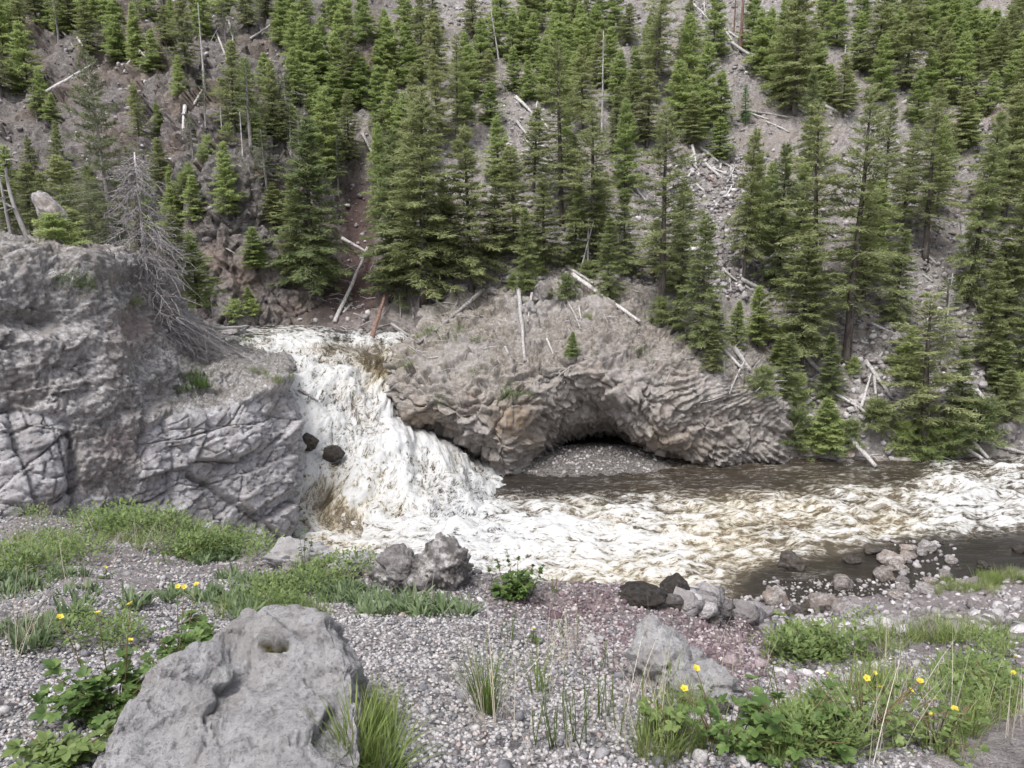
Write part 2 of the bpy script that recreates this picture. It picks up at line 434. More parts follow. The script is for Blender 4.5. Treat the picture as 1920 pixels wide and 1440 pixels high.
# ------------------------------------------------------------------ the crag standing in the upper river's far bank
def crag_obj(name, st, ns, nt, seed, amp, label, rust, green=.35):
    ctrl = [[P(*q) for q in s_] for s_ in st]
    ctrl.insert(0, [c_ + np.array((-.6, 5.0, -.5)) for c_ in ctrl[0]]); ctrl.append([c_ + np.array((.6, 5.0, -.5)) for c_ in ctrl[-1]])
    for c_ in ctrl: c_.append(c_[-1] + np.array((0, 6.0, -2.0))); c_.insert(0, c_[0] + np.array((0, .2, -2.5)))
    g = loft(ctrl, ns, nt); n = grid_normals(g, (0, 0, 40)); v = g.reshape(-1, 3); px, py = project(v)
    q = v + np.stack([fbm(v * .3, 3, seed + i) for i in range(3)], 1) * .8
    A1, A2, aid, af = worley(q * np.array((.35, .35, .24)), seed + 5, facet=True); B1, B2, bid, bf = worley(q * np.array((1.0, 1.0, .8)), seed + 6, facet=True); D1, D2, did, df = worley(q * 2.4, seed + 7, facet=True)
    d = amp * (fbm(v * .12, 4, seed + 8) * 1.8 + (aid - .5) * 1.4 + af * 1.3 + (bid - .5) * .5 + bf * .55 - .35 * np.exp(-((A2 - A1) / .04) ** 2) - .16 * np.exp(-((B2 - B1) / .05) ** 2) + df * .2 + (did - .5) * .16)
    v2 = v + n.reshape(-1, 3) * d[:, None]
    ru = np.zeros(len(v))
    for a, b, c, e in rust: ru += np.exp(-((px - a) / c) ** 2 - ((py - b) / e) ** 2)
    up = n.reshape(-1, 3)[:, 2]
    grid_obj(name, v2.reshape(g.shape), [M['crag']], dict(rust=np.clip(ru, 0, 1), green=np.clip(sstep(.45, .75, up) * .8 + green * .3, 0, 1)), label=label, cat='crag')
crag_obj('crag', [
 [(330, 640, 74.5), (335, 560, 75.5), (345, 480, 77.5), (350, 400, 80), (345, 330, 84), (340, 300, 88)],
 [(380, 636, 73.6), (380, 560, 74.6), (385, 480, 76), (385, 400, 78.5), (380, 320, 81.5), (380, 280, 86)],
 [(430, 634, 73.4), (430, 560, 74.4), (430, 470, 76), (430, 380, 78.2), (430, 300, 80.5), (430, 265, 85.5)],
 [(490, 632, 73.6), (490, 560, 74.8), (490, 480, 76.4), (490, 400, 78.5), (490, 330, 80.6), (490, 285, 84)],
 [(540, 632, 74.0), (540, 570, 75.2), (545, 500, 77.2), (545, 420, 80), (545, 350, 83.2), (545, 300, 86.5)],
 [(600, 632, 74.6), (600, 590, 76), (600, 540, 78), (600, 470, 81.5), (600, 400, 85.5), (600, 340, 90)]], int(250 * RES), int(300 * RES), 301, .75, 'steep jointed grey crag rising from the upper river', [(400, 480, 35, 50), (460, 520, 40, 40), (560, 580, 50, 30)])
crag_obj('crag', [
 [(270, 290, 96), (275, 250, 97.5), (280, 200, 100), (285, 160, 103)], [(310, 290, 93.5), (312, 240, 95), (315, 185, 97.5), (318, 140, 101)], [(350, 290, 93), (350, 235, 94.8), (350, 180, 97), (350, 130, 101)], [(400, 280, 95), (400, 230, 97), (398, 185, 99.5), (395, 150, 103)]],
 int(140 * RES), int(160 * RES), 331, .6, 'small broken crag high on the slope under a bare pole', [(330, 200, 30, 30)])
crag_obj('crag', [
 [(655, 170, 105), (657, 130, 106), (660, 95, 108), (664, 70, 111)], [(685, 175, 103), (687, 120, 104.5), (690, 78, 106.5), (692, 55, 110)], [(715, 180, 105), (715, 130, 106.5), (716, 90, 108.5), (716, 68, 111)]],
 int(100 * RES), int(120 * RES), 351, .5, 'pale crag among young firs above the red gully', [(690, 110, 15, 40)], .1)

# ------------------------------------------------------------------ the folded rock dome with the cave
dst = [
 [(752, 812, 65), (744, 772, 62.0), (735, 730, 62.0), (735, 700, 62.8), (742, 670, 64.5), (760, 640, 67), (790, 600, 71), (800, 575, 76)],
 [(790, 830, 65.5), (786, 793, 59.9), (775, 755, 59.6), (775, 715, 60.8), (785, 670, 63.4), (800, 630, 66.8), (825, 590, 71), (840, 560, 76)],
 [(850, 855, 65.5), (850, 806, 59.4), (845, 765, 58.7), (840, 712, 60), (840, 660, 63), (850, 620, 66.5), (870, 580, 71), (880, 548, 76)],
 [(915, 893, 63.6), (918, 855, 58.7), (915, 805, 58.0), (912, 755, 58.7), (908, 700, 60.5), (912, 640, 64.5), (930, 590, 69.5), (940, 543, 75)],
 [(953, 905, 59.2), (951, 885, 58.6), (946, 835, 57.9), (950, 775, 58.4), (955, 705, 60.3), (965, 640, 64.5), (985, 590, 69), (1000, 537, 74)],
 [(985, 885, 62.5), (988, 858, 61.4), (990, 815, 60.3), (994, 765, 59.7), (1003, 702, 60.7), (1015, 640, 64.3), (1030, 590, 69), (1050, 533, 74)],
 [(1058, 850, 72), (1058, 820, 69), (1056, 800, 63.6), (1056, 755, 61.9), (1060, 692, 61.0), (1068, 640, 63.5), (1082, 590, 68), (1100, 533, 73.5)],
 [(1120, 846, 74), (1120, 812, 71), (1120, 793, 64.6), (1120, 757, 62.8), (1117, 712, 60.6), (1116, 650, 62.5), (1122, 590, 67), (1150, 540, 73)],
 [(1180, 848, 73), (1180, 822, 70), (1178, 806, 63.6), (1175, 785, 61.4), (1170, 738, 60.0), (1167, 672, 61.5), (1178, 602, 66), (1200, 552, 72)],
 [(1236, 866, 69), (1233, 848, 66), (1231, 838, 61.8), (1228, 800, 60.4), (1225, 742, 60.0), (1226, 682, 61.2), (1236, 620, 65.3), (1258, 572, 71)],
 [(1330, 890, 63.2), (1330, 872, 62.0), (1328, 848, 61.2), (1322, 800, 60.9), (1315, 745, 61), (1305, 690, 62.5), (1285, 632, 66), (1290, 598, 71)],
 [(1415, 890, 63.2), (1415, 868, 62.4), (1412, 840, 61.8), (1405, 795, 61.6), (1395, 740, 62), (1380, 690, 63.5), (1355, 650, 67), (1350, 622, 72)],
 [(1490, 885, 64), (1488, 862, 63.2), (1480, 830, 62.8), (1470, 780, 63), (1450, 735, 64), (1430, 700, 66), (1410, 670, 69), (1400, 650, 74)],
 [(1503, 875, 67), (1500, 857, 67), (1492, 825, 67), (1482, 780, 68), (1467, 740, 69), (1450, 710, 71), (1430, 690, 74), (1420, 670, 78)]]
ctrl = [[P(*q) for q in s] for s in dst]
first = [c_ + np.array((1.0, 5.0, -1.5)) for c_ in ctrl[0]]
ctrl = [first] + ctrl
for c_ in ctrl:
    c_.append(c_[-1] + np.array((0, 6.0, -2.5)))
    c_.insert(0, c_[0] + np.array((0, .3, -2.0)))
g = loft(ctrl, int(500*RES), int(330*RES))
n = grid_normals(g, (0, 0, 60))
v = g.reshape(-1, 3); px, py = project(v)
q = v + np.stack([fbm(v * .3, 3, 61 + i) for i in range(3)], 1) * 1.6
xs_, zs_ = v[:, 0] * .7 + q[:, 0] * .3 - P(1080, 720, 61)[0], v[:, 2] * .7 + q[:, 2] * .3 - 7.0
bend = .75 - 1.05 * sstep(-3.5, 3.2, zs_)                                  # the beds fan out: steep under the crest, upturned above
fold = zs_ + bend * xs_ - .035 * np.clip(xs_ - 4, 0, 99) ** 2 * sstep(-1, 3, zs_)
lay = fold * 1.7
saw = ((lay + .6 * fbm(v * .22, 2, 70)) % 1.0)
saw = np.where(saw < .82, saw / .82, (1 - saw) / .18)
lay2 = fold * 5.1
saw2 = (lay2 + 1.2 * fbm(v * .35, 2, 71)) % 1.0
strat = sstep(985, 1100, px) * sstep(560, 640, py + (px - 1100) * .12)
F1, F2, cid, fa = worley(q * np.array((.45, .45, .6)), 11, facet=True); G1, G2, gid, fb = worley(q * np.array((1.2, 1.2, 1.6)), 12, facet=True)
d = fbm(v * .16, 4, 15) * 1.0 + fbm(v * .55, 4, 16, ridged=True) * .22
d += ((cid - .5) * .7 + fa * .8) * (1 - .45 * strat) - .25 * np.exp(-((F2 - F1) / .04) ** 2) + ((gid - .5) * .28 + fb * .38) * (1 - .3 * strat) - .08 * np.exp(-((G2 - G1) / .05) ** 2)
d += strat * (.32 * saw * (.1 + 1.3 * sstep(-.25, .3, fbm(v * .3, 3, 73))) + .12 * saw2 * (.1 + 1.4 * sstep(-.2, .25, fbm(v * .6, 2, 74)))) + fbm(v * 3.0, 3, 17) * .10
ti = np.tile(np.arange(g.shape[1]), g.shape[0])
v2 = v + n.reshape(-1, 3) * d[:, None]
up = n.reshape(-1, 3)[:, 2]
soil = sstep(.5, .8, up) * sstep(740, 680, py) * .8
green = np.clip(sstep(.3, .6, up) * (sstep(1000, 850, px) * .9 + .25) * sstep(760, 660, py), 0, 1)
ochre = np.clip(np.exp(-((px - 960) / 40) ** 2 - ((py - 800) / 50) ** 2) + .6 * np.exp(-((px - 1240) / 90) ** 2 - ((py - 830) / 25) ** 2) + .7 * np.exp(-((px - 790) / 40) ** 2 - ((py - 790) / 25) ** 2), 0, 1)
grid_obj('rock_dome', v2.reshape(g.shape), [M['dome']], dict(strata=lay, soil=soil, green=green, ochre=ochre),
         label='great domed outcrop of folded brown rock with a cave, beside the waterfall', cat='rock outcrop')

# ------------------------------------------------------------------ the cliff on the near bank
cst = [
 [(546, 1075, 54), (546, 1000, 54), (548, 930, 54), (552, 860, 55), (552, 790, 56), (540, 735, 57), (530, 715, 58), (522, 697, 60), (505, 680, 64)],
 [(548, 1075, 46.5), (554, 1000, 47), (560, 920, 47.6), (574, 840, 48.2), (578, 785, 48.8), (556, 728, 50), (545, 712, 52), (540, 692, 55), (530, 682, 60)],
 [(515, 1075, 44), (517, 990, 44.5), (520, 915, 45.2), (526, 840, 46), (526, 780, 46.4), (520, 724, 47.2), (518, 712, 49.5), (515, 692, 53), (510, 678, 59)],
 [(430, 1075, 41.5), (430, 980, 42), (430, 910, 42.8), (432, 850, 43.4), (432, 800, 43.8), (430, 757, 44.6), (428, 738, 47.4), (425, 695, 49.5), (420, 668, 57)],
 [(340, 1075, 38.8), (340, 970, 39.5), (340, 910, 40.2), (340, 850, 41), (340, 810, 41.4), (338, 776, 42), (343, 742, 45), (345, 695, 46.5), (345, 656, 52)],
 [(280, 1075, 37.4), (280, 960, 38), (280, 900, 38.6), (278, 840, 39.3), (277, 800, 39.8), (275, 772, 40.4), (275, 735, 41.5), (280, 665, 43.6), (285, 600, 49)],
 [(200, 1075, 35.6), (200, 950, 36.4), (200, 880, 37), (200, 810, 37.8), (200, 740, 38.5), (200, 680, 39), (200, 620, 39.8), (200, 550, 41), (193, 485, 43.5)],
 [(100, 1075, 33.6), (100, 950, 34.8), (100, 880, 35.5), (100, 800, 36.4), (100, 730, 37), (100, 660, 37.4), (100, 590, 38), (100, 520, 39.2), (100, 466, 42)],
 [(0, 1075, 32), (0, 950, 33.2), (0, 880, 34), (0, 800, 34.9), (0, 720, 35.4), (0, 650, 35.7), (0, 570, 36.2), (0, 505, 37.2), (0, 453, 40)],
 [(-300, 1075, 29), (-250, 950, 30.2), (-250, 880, 31), (-250, 800, 31.9), (-250, 720, 32.4), (-250, 650, 32.7), (-250, 560, 33.2), (-250, 480, 34.2), (-250, 420, 37)]]
ctrl = [[P(*q) for q in s] for s in cst]
ctrl.insert(0, [c_ + np.array((-1.0, 7.0, -.3)) for c_ in ctrl[0]])
for c_ in ctrl: c_.append(c_[-1] + np.array((-1.0, 9.0, -1.0)))
g = loft(ctrl, int(470*RES), int(450*RES))
n = grid_normals(g, (0, 0, 30))
v = g.reshape(-1, 3); px, py = project(v)
edge = np.interp(px, [-700, 0, 130, 150, 262, 275, 330, 430, 540, 600], [700, 760, 790, 935, 930, 800, 778, 762, 722, 715])
pale = np.clip(sstep(-25, 25, py - edge), 0, 1)
q = v + np.stack([fbm(v * .5, 3, 41 + i) for i in range(3)], 1) * .3
# the pale block is cut by slanting joints: stretched cells give slabs
ca, sa = math.cos(.42), math.sin(.42)
xr = q[:, 0] * ca + q[:, 2] * sa; zr = -q[:, 0] * sa + q[:, 2] * ca
S1, S2, sid, sf = worley(np.stack([xr * .26, q[:, 1] * .3, zr * .6], 1), 21, facet=True)
T1, T2, tid, tf = worley(np.stack([xr * .8, q[:, 1] * .8, zr * 1.7], 1), 22, facet=True)
U1, U2, uid = worley(np.stack([xr * .36, q[:, 1] * .2, zr * .10], 1) + 5.5, 26)
B1, B2, bid, bf = worley(q * 1.3, 23, facet=True); D1, D2, did, df = worley(q * 3.4, 24, facet=True)
lump = fbm(v * .25, 3, 25) * 1.3 + fbm(v * .8 * np.array((1, 1, 1.6)), 3, 27, ridged=True) * .25
ledge = ((q[:, 2] * .55 + q[:, 0] * .12 + .5 * fbm(v * .3, 2, 33)) % 1.0)
rub = lump + bf * .22 + (bid - .5) * .25 + (.55 - D1) * .26 + (did - .5) * .12 + fbm(v * 7, 2, 28) * .10 + .45 * np.abs(ledge - .3)
slab = fbm(v * .22, 2, 29) * .5 + (sid - .5) * .75 + sf * .4 + (tid - .5) * .26 + tf * .10 + (uid - .5) * .9
slab -= .40 * np.exp(-((S2 - S1) / .025) ** 2) + .20 * np.exp(-((T2 - T1) / .035) ** 2) + .34 * np.exp(-((U2 - U1) / .016) ** 2)
X1, X2, xid, xf = worley(np.stack([xr * 2.0, q[:, 1] * 2.0, zr * 4.2], 1), 32, facet=True)
slab += xf * .06 + (xid - .5) * .07 + fbm(v * 1.5, 4, 30, ridged=True) * .03 + fbm(v * 4, 3, 31) * .05
pb = sstep(.3, .7, pale)
d = rub * (1 - pb) + slab * pb
d += 1.3 * np.exp(-((px - 55) / 80) ** 4 - ((py - 880) / 95) ** 4) + .9 * np.exp(-((px - 165) / 45) ** 2 - ((py - 520) / 30) ** 2)
d -= 1.0 * np.exp(-((px - 80) / 110) ** 2 - ((py - 595) / 22) ** 2)             # dark overhung band in the upper rock
d -= .9 * np.exp(-((px - 20) / 14) ** 2 - ((py - 800) / 45) ** 2) + .8 * np.exp(-((px - 135) / 12) ** 2 - ((py - 900) / 70) ** 2)
d -= .7 * np.exp(-((px - 268 - (py - 800) * .1) / 9) ** 2 - ((py - 800) / 60) ** 2) + .6 * np.exp(-((px - 435) / 40) ** 2 - ((py - 862 + (px - 435) * .35) / 9) ** 2)
v2 = v + n.reshape(-1, 3) * d[:, None]
up = n.reshape(-1, 3)[:, 2]
green = np.clip(sstep(.6, .85, up) * .65 + np.exp(-((px - 365) / 45) ** 2 - ((py - 725) / 35) ** 2) + np.exp(-((px - 150) / 50) ** 2 - ((py - 545) / 25) ** 2) + np.exp(-((px - 245) / 28) ** 2 - ((py - 575) / 22) ** 2), 0, 1)
rust = np.clip(np.exp(-((px - 245) / 35) ** 2 - ((py - 615) / 35) ** 2) + .8 * np.exp(-((px - 120) / 60) ** 2 - ((py - 475) / 18) ** 2) + .6 * np.exp(-((px - 220) / 50) ** 2 - ((py - 840) / 40) ** 2), 0, 1)
grid_obj('cliff', v2.reshape(g.shape), [M['cliff']], dict(pale=pale, green=green, rust=rust),
         label='grey cliff of rubbly rock with a pale cracked block at the waterfall', cat='cliff')

# ------------------------------------------------------------------ the near slope on which one stands
def gcol(px, rows):
    u = (px - 960) / FPX
    r = [np.array((u * 7, -4.0, CAMZ - 1.45)), np.array((u * 1.5, .5, CAMZ - 1.5))]
    for a in rows: r.append(P(px, a[0], a[1]) if a[0] > 0 else W(px, a[1], a[0]))
    return r
gc = {
 -900: [(1440, 2.0), (1250, 3.3), (1105, 5.6), (1010, 9), (960, 13), (-7.5, 17), (-12, 26), (-17, 36)],
 -250: [(1440, 2.02), (1250, 3.1), (1100, 5.2), (1015, 8.4), (968, 12), (-7, 15), (-12, 24), (-17, 36)],
 0:    [(1440, 2.02), (1250, 3.1), (1100, 5.2), (1020, 8), (972, 11.5), (-7, 15), (-12, 24), (-17, 36)],
 200:  [(1440, 2.02), (1250, 3.1), (1110, 5), (1030, 7.8), (982, 10.5), (-7, 14), (-12.5, 24), (-18, 36)],
 400:  [(1440, 2.02), (1250, 3.1), (1120, 4.9), (1045, 7.5), (1012, 9.2), (-6.8, 13), (-13, 24), (-19, 36)],
 560:  [(1440, 2.02), (1250, 3.1), (1135, 4.8), (1080, 6.3), (1052, 7.3), (-6.5, 10), (-13.5, 20), (-20.5, 36)],
 720:  [(1440, 2.02), (1250, 3.0), (1150, 4.4), (1108, 5.4), (1090, 6), (-6.3, 9), (-13.5, 18), (-21, 36)],
 1000: [(1440, 2.02), (1270, 2.95), (1180, 4.0), (1132, 4.9), (1112, 5.5), (-6, 8.5), (-13.5, 18), (-21, 36)],
 1200: [(1440, 2.02), (1300, 2.7), (1205, 3.7), (1155, 4.8), (1130, 5.6), (-6, 9), (-12.5, 18), (-20.6, 36)],
 1380: [(1440, 2.02), (1320, 2.7), (1235, 3.8), (1185, 5.2), (1162, 6.5), (-6.4, 10), (-12.6, 20), (-20.3, 37)],
 1500: [(1440, 2.02), (1330, 2.9), (1240, 4.8), (1200, 8), (1180, 14), (1163, 25), (1144, 36.6), (-21, 41)],
 1700: [(1440, 2.02), (1330, 3.1), (1240, 5.4), (1200, 9), (1172, 17), (1143, 28), (1107, 39), (-21, 43)],
 1920: [(1440, 2.05), (1330, 3.2), (1240, 6), (1195, 10.5), (1155, 20), (1115, 31), (1075, 41), (-21, 46)],
 2400: [(1440, 2.1), (1330, 3.3), (1240, 6.2), (1190, 11), (1145, 22), (1100, 33), (1062, 42), (-20.5, 48)],
 3000: [(1440, 2.2), (1330, 3.5), (1240, 6.6), (1185, 12), (1140, 24), (1095, 35), (1055, 44), (-20.5, 50)]}
ctrl = [gcol(px, r) for px, r in sorted(gc.items())]
g = loft(ctrl, int(360*RES), int(300*RES))
n = grid_normals(g, (0, 0, 40))
v = g.reshape(-1, 3); px, py = project(v)
dist = np.linalg.norm(v - np.array((0, 0, CAMZ)), axis=1)
front = v[:, 1] > 1.2
d = fbm(v * .9, 4, 51) * .22 * sstep(1.5, 6, dist) + fbm(v * 4, 3, 52) * .035 + fbm(v * .3, 3, 53) * .9 * sstep(6, 25, dist)
rt = sstep(1420, 1560, px) * sstep(4, 12, dist)
W1, W2, wid = worley(v * 1.6, 54)
d += rt * ((.5 - W1) * .22 * (wid > .45) + fbm(v * 1.1, 4, 55, ridged=True) * .28)
v2 = v + n.reshape(-1, 3) * d[:, None]
gravel = np.clip(sstep(1620, 1300, px + (1440 - py) * .25) * sstep(7.5, 5.0, dist), 0, 1) * front
redm = np.clip(np.exp(-((px - 1330) / 170) ** 2 - ((py - 1210) / 70) ** 2) + .75 * np.exp(-((px - 1120) / 150) ** 2 - ((py - 1130) / 35) ** 2), 0, 1) * front
pink = np.clip(sstep(1430, 1560, px) * sstep(1260, 1180, py), 0, 1) * front
wet = np.clip(sstep(.9, .1, v2[:, 2] + fbm(v * .5, 3, 56) * .6), 0, 1)
grid_obj('ground', v2.reshape(g.shape), [M['ground']], dict(gravel=gravel, red=redm, pinkish=pink, wet=wet), kind='structure')

# ------------------------------------------------------------------ water: the upper river and the falls
def flow_disp(v, n, uv, amp, seed, rough):
    a = fbm(np.stack([uv[:, 0] * .3, uv[:, 1] * .62, uv[:, 0] * 0], 1), 4, seed, gain=.55)
    r = fbm(np.stack([uv[:, 0] * .42, uv[:, 1] * 1.25, uv[:, 0] * 0 + 3], 1), 5, seed + 3, gain=.62, ridged=True)
    f = fbm(np.stack([uv[:, 0] * 1.9, uv[:, 1] * 4.2, uv[:, 0] * 0 + 7], 1), 3, seed + 5, gain=.6)
    return a, r, f
fl = [
 [('z', 250, 632, 10.0), ('z', 380, 630, 9.95), (470, 650, 67), (535, 690, 62), (545, 730, 58), (560, 800, 54.5), (556, 870, 51.5), (572, 950, 48.7), (620, 1045, 45)],
 [('z', 300, 622, 10.0), ('z', 430, 622, 9.95), (540, 640, 66.5), (590, 680, 62.5), (605, 735, 59), (625, 800, 56), (640, 870, 52.4), (655, 950, 49.2), (690, 1045, 45.2)],
 [('z', 350, 615, 10.0), ('z', 500, 617, 9.95), (600, 635, 68), (645, 670, 64), (655, 725, 60), (680, 790, 57), (720, 860, 53.6), (750, 930, 50.4), (782, 1015, 46.2)],
 [('z', 400, 610, 10.0), ('z', 560, 612, 9.95), (655, 632, 69), (690, 662, 65.5), (690, 725, 61.5), (715, 785, 58.8), (775, 840, 56.4), (840, 895, 53.6), (885, 985, 48.2)],
 [('z', 430, 604, 10.0), ('z', 620, 606, 9.95), (705, 632, 70), (737, 655, 66.6), (722, 722, 63), (746, 793, 60.8), (818, 838, 58.6), (892, 882, 57.6), (968, 950, 53.6)]]
ctrl = [[Pz(*q[1:]) if q[0] == 'z' else P(*q) for q in L] for L in fl]
ctrl.insert(0, [c_ + np.array((-1.2, -.2, -1.0 if k_ > 6 else .25)) for k_, c_ in enumerate(ctrl[0])])
ctrl.insert(0, [c_ + np.array((-1.6, .2, -1.2 if k_ > 6 else .1)) for k_, c_ in enumerate(ctrl[0])])
ctrl.append([c_ + np.array((1.0, 2.2, -.75 if k_ > 3 else .1)) for k_, c_ in enumerate(ctrl[-1])])
ctrl.append([c_ + np.array((.6, 2.5, -.5 if k_ > 3 else .1)) for k_, c_ in enumerate(ctrl[-1])])
g = loft(ctrl, int(190*RES), int(330*RES))
n = grid_normals(g, (0, 0, 60))
v = g.reshape(-1, 3); px, py = project(v)
dl = np.linalg.norm(np.diff(g, axis=1), axis=-1); along = np.concatenate([np.zeros((g.shape[0], 1)), np.cumsum(dl, 1)], 1)
dc = np.linalg.norm(np.diff(g, axis=0), axis=-1); across = np.concatenate([np.zeros((1, g.shape[1])), np.cumsum(dc, 0)], 0)
uv = np.stack([along.ravel(), across.ravel()], 1)
a, r, f = flow_disp(v, n, uv * np.array((1.7, .85)), 1, 101, 1)
wild = sstep(604, 652, py + 22 * fbm(v * .3, 3, 103) + np.interp(px, [400, 560, 640, 700], [-14, 8, 0, -6]))
W1, W2, wid = worley(np.stack([uv[:, 0] * .55, uv[:, 1] * .9, uv[:, 0] * 0], 1), 105, flat=True)
low = fbm(np.stack([uv[:, 0] * .14, uv[:, 1] * .22, uv[:, 0] * 0 + 9], 1), 3, 113)
d = wild * (a * .85 + low * 1.3 + r * .10 + f * .05 + (.5 - W1) * .08) + (1 - wild) * (r * .16 + f * .03)
v2 = v + n.reshape(-1, 3) * d[:, None]
foam = .10 + .44 * wild + .42 * low * wild + .22 * (1 - wild) * sstep(.05, .3, r) + .16 * r + .1 * f * wild + .35 * a * wild
foam -= .45 * np.exp(-((px - 690) / 22) ** 2 - ((py - 668) / 22) ** 2) + .35 * np.exp(-((px - 620) / 40) ** 2 - ((py - 655) / 14) ** 2)
foam -= .45 * np.exp(-((px - 940 - (py - 975) * .6) / 32) ** 2 - ((py - 975) / 28) ** 2) + .22 * np.exp(-((px - 860) / 40) ** 2 - ((py - 910) / 45) ** 2)
foam -= .50 * np.exp(-((px - 648 - (py - 975) * .55) / 30) ** 2 - ((py - 975) / 48) ** 2) + .25 * np.exp(-((px - 720) / 20) ** 2 - ((py - 690) / 35) ** 2)
tan = np.clip(.35 * wild + 1.0 * np.exp(-((px - 640) / 60) ** 2 - ((py - 970) / 70) ** 2) + .8 * np.exp(-((px - 710) / 35) ** 2 - ((py - 690) / 40) ** 2) + fbm(v * .35, 3, 107) * .5 - .5 * np.exp(-((px - 900) / 70) ** 2 - ((py - 950) / 60) ** 2), 0, 1)
grid_obj('waterfall', v2.reshape(g.shape), [M['falls']], dict(foam=foam, tan=tan), uv=uv * np.array((.36, .46)), kind='structure')

# ------------------------------------------------------------------ water: the river below
xs = np.linspace(-30, 72, int(560*RES)); ys = np.concatenate([np.linspace(34, 66, int(250*RES)), np.linspace(66.3, 76, 12)])
X, Yg = np.meshgrid(xs, ys, indexing='ij')
g = np.stack([X, Yg, X * 0], -1); v = g.reshape(-1, 3); px, py = project(v)
uv = np.stack([v[:, 0] + .12 * v[:, 1], v[:, 1]], 1)
# how broken the water is, from the foot of the falls down the rapids
calm_far = sstep(958, 905, py + np.interp(px, [900, 1000, 1400, 1700, 1760, 1920], [0, -10, 0, 22, 60, 75]))
shore = np.interp(px, [900, 1200, 1350, 1450, 1550, 1700, 1920], [1200, 1130, 1085, 1040, 1030, 1000, 985])
calm_near = sstep(-14, 34, py - shore) * sstep(1300, 1420, px)
turb = np.clip(1 - (.72 + .25 * sstep(1250, 1000, px)) * calm_far - .9 * calm_near, .08, 1)
a, r, f = flow_disp(v, None, uv, 1, 131, 1)
r2 = fbm(np.stack([uv[:, 0] * .42, uv[:, 1] * .8, uv[:, 0] * 0 + 3], 1), 3, 139, ridged=True)
W1, W2, wid = worley(np.stack([uv[:, 0] * .5, uv[:, 1] * .8, uv[:, 0] * 0], 1) + np.stack([a, r, f * 0], 1) * .6, 141, flat=True)
d = turb * (a * 1.3 + r * .2 + (.5 - W1) * .12) + f * (.03 + .06 * turb)
boil = np.exp(-((px - 900) / 200) ** 2 - ((py - 1010) / 70) ** 2)
d += boil * (.35 + r * .6)
v2 = v + np.array((0, 0, 1.0)) * d[:, None]
foam = .05 + .24 * turb + .50 * (r - .1) * (.3 + turb) + .42 * f * (.3 + turb) + .45 * a * turb
foam += .24 * boil + .2 * np.exp(-((px - 1120) / 170) ** 2 - ((py - 1020) / 60) ** 2) + .22 * np.exp(-((px - 1850) / 110) ** 2 - ((py - 945) / 40) ** 2) + .16 * np.exp(-((px - 1500) / 70) ** 2 - ((py - 1075) / 16) ** 2)
foam += .14 * np.clip(r2, 0, 1) - .06 * calm_near
tan = np.clip((.78 + fbm(v * .16, 3, 143) * .9) * turb * (1 - boil) * (1 - .6 * sstep(1650, 1800, px)), 0, 1)
grid_obj('river', v2.reshape(g.shape), [M['water']], dict(foam=foam, tan=tan), uv=uv * np.array((.26, .72)), kind='structure')

# ------------------------------------------------------------------ spray thrown up along the falls
def mat_spray():
    b = MB('spray_drops'); return b.done((.62, .62, .63), .5, None, .3)
srng = np.random.RandomState(55); drops = []
for x0, y0, x1, y1, m_, hh in [(600, 985, 960, 1040, 3200, 1.3), (820, 900, 930, 990, 1500, .8), (560, 700, 760, 860, 900, .6), (740, 800, 880, 880, 800, .45), (960, 930, 1150, 1010, 1300, .6), (590, 640, 720, 700, 400, .4)]:
    for _ in range(m_):
        p, nn = hit(srng.uniform(x0, x1), srng.uniform(y0, y1), 'waterfall', 'river')
        if p is None: continue
        drops.append((*(p + np.array((srng.normal(0, .3), srng.normal(0, .3), hh * abs(srng.normal(0, .45)) + .03))), .008 + .022 * srng.rand() ** 2))
drops = np.array(drops)
oct_v = np.array([(1, 0, 0), (-1, 0, 0), (0, 1, 0), (0, -1, 0), (0, 0, 1), (0, 0, -1)], float); oct_f = np.array([(0, 2, 4), (2, 1, 4), (1, 3, 4), (3, 0, 4), (2, 0, 5), (1, 2, 5), (3, 1, 5), (0, 3, 5)])
dv = (oct_v[None] * drops[:, None, 3:4] + drops[:, None, :3]).reshape(-1, 3)
df_ = (oct_f[None] + (np.arange(len(drops)) * 6)[:, None, None]).reshape(-1, 3)
add_obj('spray', mesh_from('spray', dv, df_, [mat_spray()]), kind='stuff', label='fine white spray drops thrown up along the falls', cat='spray')

# ------------------------------------------------------------------ loose rocks
def mat_boulder(name, dark, mid, light, warm, sc=1.0):
    b = MB(name); p = oc(b); rnd = b.n('ObjectInfo').outputs['Random']
    pp = b.n('VectorMath', operation='ADD', i_0=p, i_1=b.n('CombineXYZ', i_X=b.math('MULTIPLY', rnd, 40)).outputs[0]).outputs[0]
    n1 = b.noise(pp, 3.5 * sc, 9, .75); n2 = b.noise(pp, 1.1 * sc, 4, .6); n3 = b.noise(pp, 14 * sc, 5, .7)
    c = b.ramp(n1, [(.28, dark), (.5, mid), (.72, light)])
    c = b.mix(b.ramp(n2, [(.48, 0), (.65, .6)]), c, warm)
    c = b.mix(1.0, c, b.ramp(rnd, [(0, .75), (1, 1.2)]), 'MULTIPLY')
    return b.done(c, .9, b.bump(b.math('ADD', n1, b.math('MULTIPLY', n3, .4)), .8, .06 / sc), .25)
M['grey_rock'] = mat_boulder('grey_boulder', (.12, .11, .11), (.27, .25, .25), (.45, .43, .43), (.24, .20, .17))
M['wet_rock'] = mat_boulder('wet_boulder', (.03, .027, .025), (.075, .066, .06), (.14, .125, .118), (.08, .065, .05))
M['scree'] = mat_boulder('scree_stone', (.15, .135, .135), (.32, .295, .295), (.52, .49, .49), (.28, .23, .21))
M['river_rock'] = mat_boulder('river_boulder', (.12, .105, .10), (.28, .25, .235), (.48, .45, .43), (.26, .20, .16))
